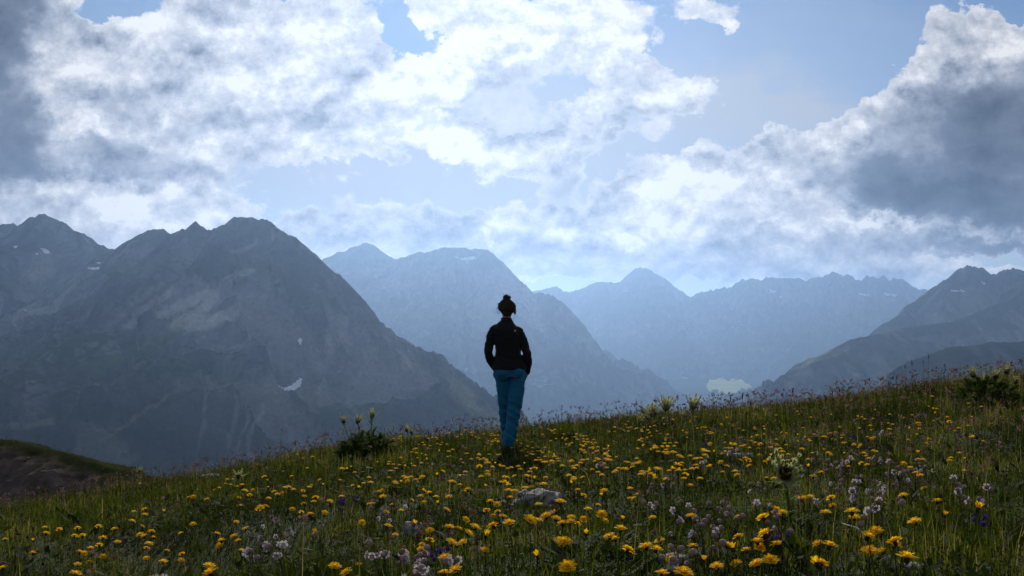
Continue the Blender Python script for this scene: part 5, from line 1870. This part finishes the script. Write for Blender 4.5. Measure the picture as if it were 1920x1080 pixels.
    for a in (0, 2.1, 4.2):
        ch.append(limb([lg, lg + Vector((0.010 * math.cos(a + 0.5), 0, 0.010 * math.sin(a + 0.5)))], [0.0042, 0.003], 6))
    link('logo', one_mesh('logo', white, ch), swe)
    link('collar', one_mesh('collar', black, [tube([(0.017 + 0.056 * math.cos(a), 0.022 + 0.054 * math.sin(a), 1.436 - 0.006 * math.sin(a)) for a in np.linspace(0, 6.2832, 25)], [0.007] * 25, 6, False)]), swe)

    # hair: swept up into a knot, with loose wisps
    ch = [ball(hp_(0, -0.014, 0.014), (0.093, 0.100, 0.080), 18, tl), ball(hp_(0, -0.050, -0.035), (0.074, 0.052, 0.056), 16, tl), ball(hp_(0, -0.046, -0.072), (0.050, 0.036, 0.048), 14, tl),
          ball(hp_(0, -0.012, 0.056), (0.050, 0.050, 0.042), 14, tl)]
    kx = Vector((0.018, 0.046, 1.664))
    ch.append(ball(kx - Vector((0, 0, 0.012)), (0.040, 0.038, 0.034), 14))
    ch.append(ball(kx + Vector((-0.002, 0, 0.010)), (0.030, 0.030, 0.024), 14))
    rr = random.Random(5)
    for k in range(14):
        a = k * 2.4
        c = kx + Vector((0.030 * math.cos(a) * rr.uniform(0.5, 1.0), 0.026 * math.sin(a) * rr.uniform(0.5, 1.0), rr.uniform(-0.016, 0.008)))
        ch.append(ball(c, (rr.uniform(0.018, 0.025), rr.uniform(0.014, 0.022), rr.uniform(0.011, 0.016)), 10, rr.uniform(-1, 1)))
    # locks combed up towards the knot
    for k in range(15):
        a = -2.9 + k * 0.41
        st_ = Vector(hp_(0.088 * math.sin(a), -0.012 - 0.088 * abs(math.cos(a)), -0.045 + 0.02 * math.sin(3 * a)))
        md_ = Vector(hp_(0.090 * math.sin(a), -0.016 - 0.086 * math.cos(a) * 0.9, 0.035))
        ch.append(limb([st_, md_, kx + Vector((0.02 * math.sin(a), -0.01, -0.012))], [0.010, 0.013, 0.010], 8))
    hm = solid(ch, 0.0055, 'hair', 2, hair_m)
    wrinkle(hm, 0.012, 40.0, 22.0, 305)
    hair = link('hair', hm, body)
    ws = []
    for k in range(84):
        if k < 40:
            b = kx + Vector((rr.uniform(-.03, .03), rr.uniform(-.02, .02), rr.uniform(-.01, .02)))
            d = Vector((rr.uniform(-.6, 1.0), rr.uniform(-.3, .3), rr.uniform(-.3, 0.8))) * 0.035
        else:
            s = rr.choice((-1, 1))
            b = Vector(hp_(s * rr.uniform(0.055, 0.082), rr.uniform(-0.05, 0.03), rr.uniform(-0.06, 0.05)))
            d = Vector((s * rr.uniform(0.1, 0.9), rr.uniform(-.3, .3), rr.uniform(-1.0, 0.3))) * 0.045
        d = d * 1.25
        ws.append(tube([b, b + d * 0.5 + Vector((0, 0, 0.008)), b + d], [0.0022, 0.0018, 0.0008], 4))
    link('loose_hair', one_mesh('loose_hair', hair_m, ws), hair)
    # relaxed stance: hips pushed to one side, shoulders slightly tilted
    for o in (body, swe, hair, *swe.children, *hair.children):
        me = o.data
        co = np.empty(len(me.vertices) * 3, np.float32)
        me.vertices.foreach_get('co', co)
        co = co.reshape(-1, 3)
        up = np.clip(co[:, 2] - 0.95, 0, None)
        co[:, 2] -= 0.055 * co[:, 0] * np.clip(up / 0.3, 0, 1)
        co[:, 0] -= 0.030 * np.sin(np.clip(up / 0.45, 0, 1) * math.pi / 2)
        me.vertices.foreach_set('co', co.ravel())
        me.update()
    # shoes
    for (x, y, n) in ((ankL[0], ankL[1], 0), (ankR[0], ankR[1], 1)):
        gz = float(ground(foot.x + x, foot.y + y + 0.04)) - foot.z
        sc = solid([loft([(x, y + 0.05, gz + 0.0, 0.044, 0.125), (x, y + 0.05, gz + 0.03, 0.046, 0.128), (x, y + 0.02, gz + 0.065, 0.040, 0.085), (x, y - 0.01, gz + 0.11, 0.042, 0.05)])], 0.008, 'shoe', 3, shoe_m)
        link('shoe', sc, body)


build_person()
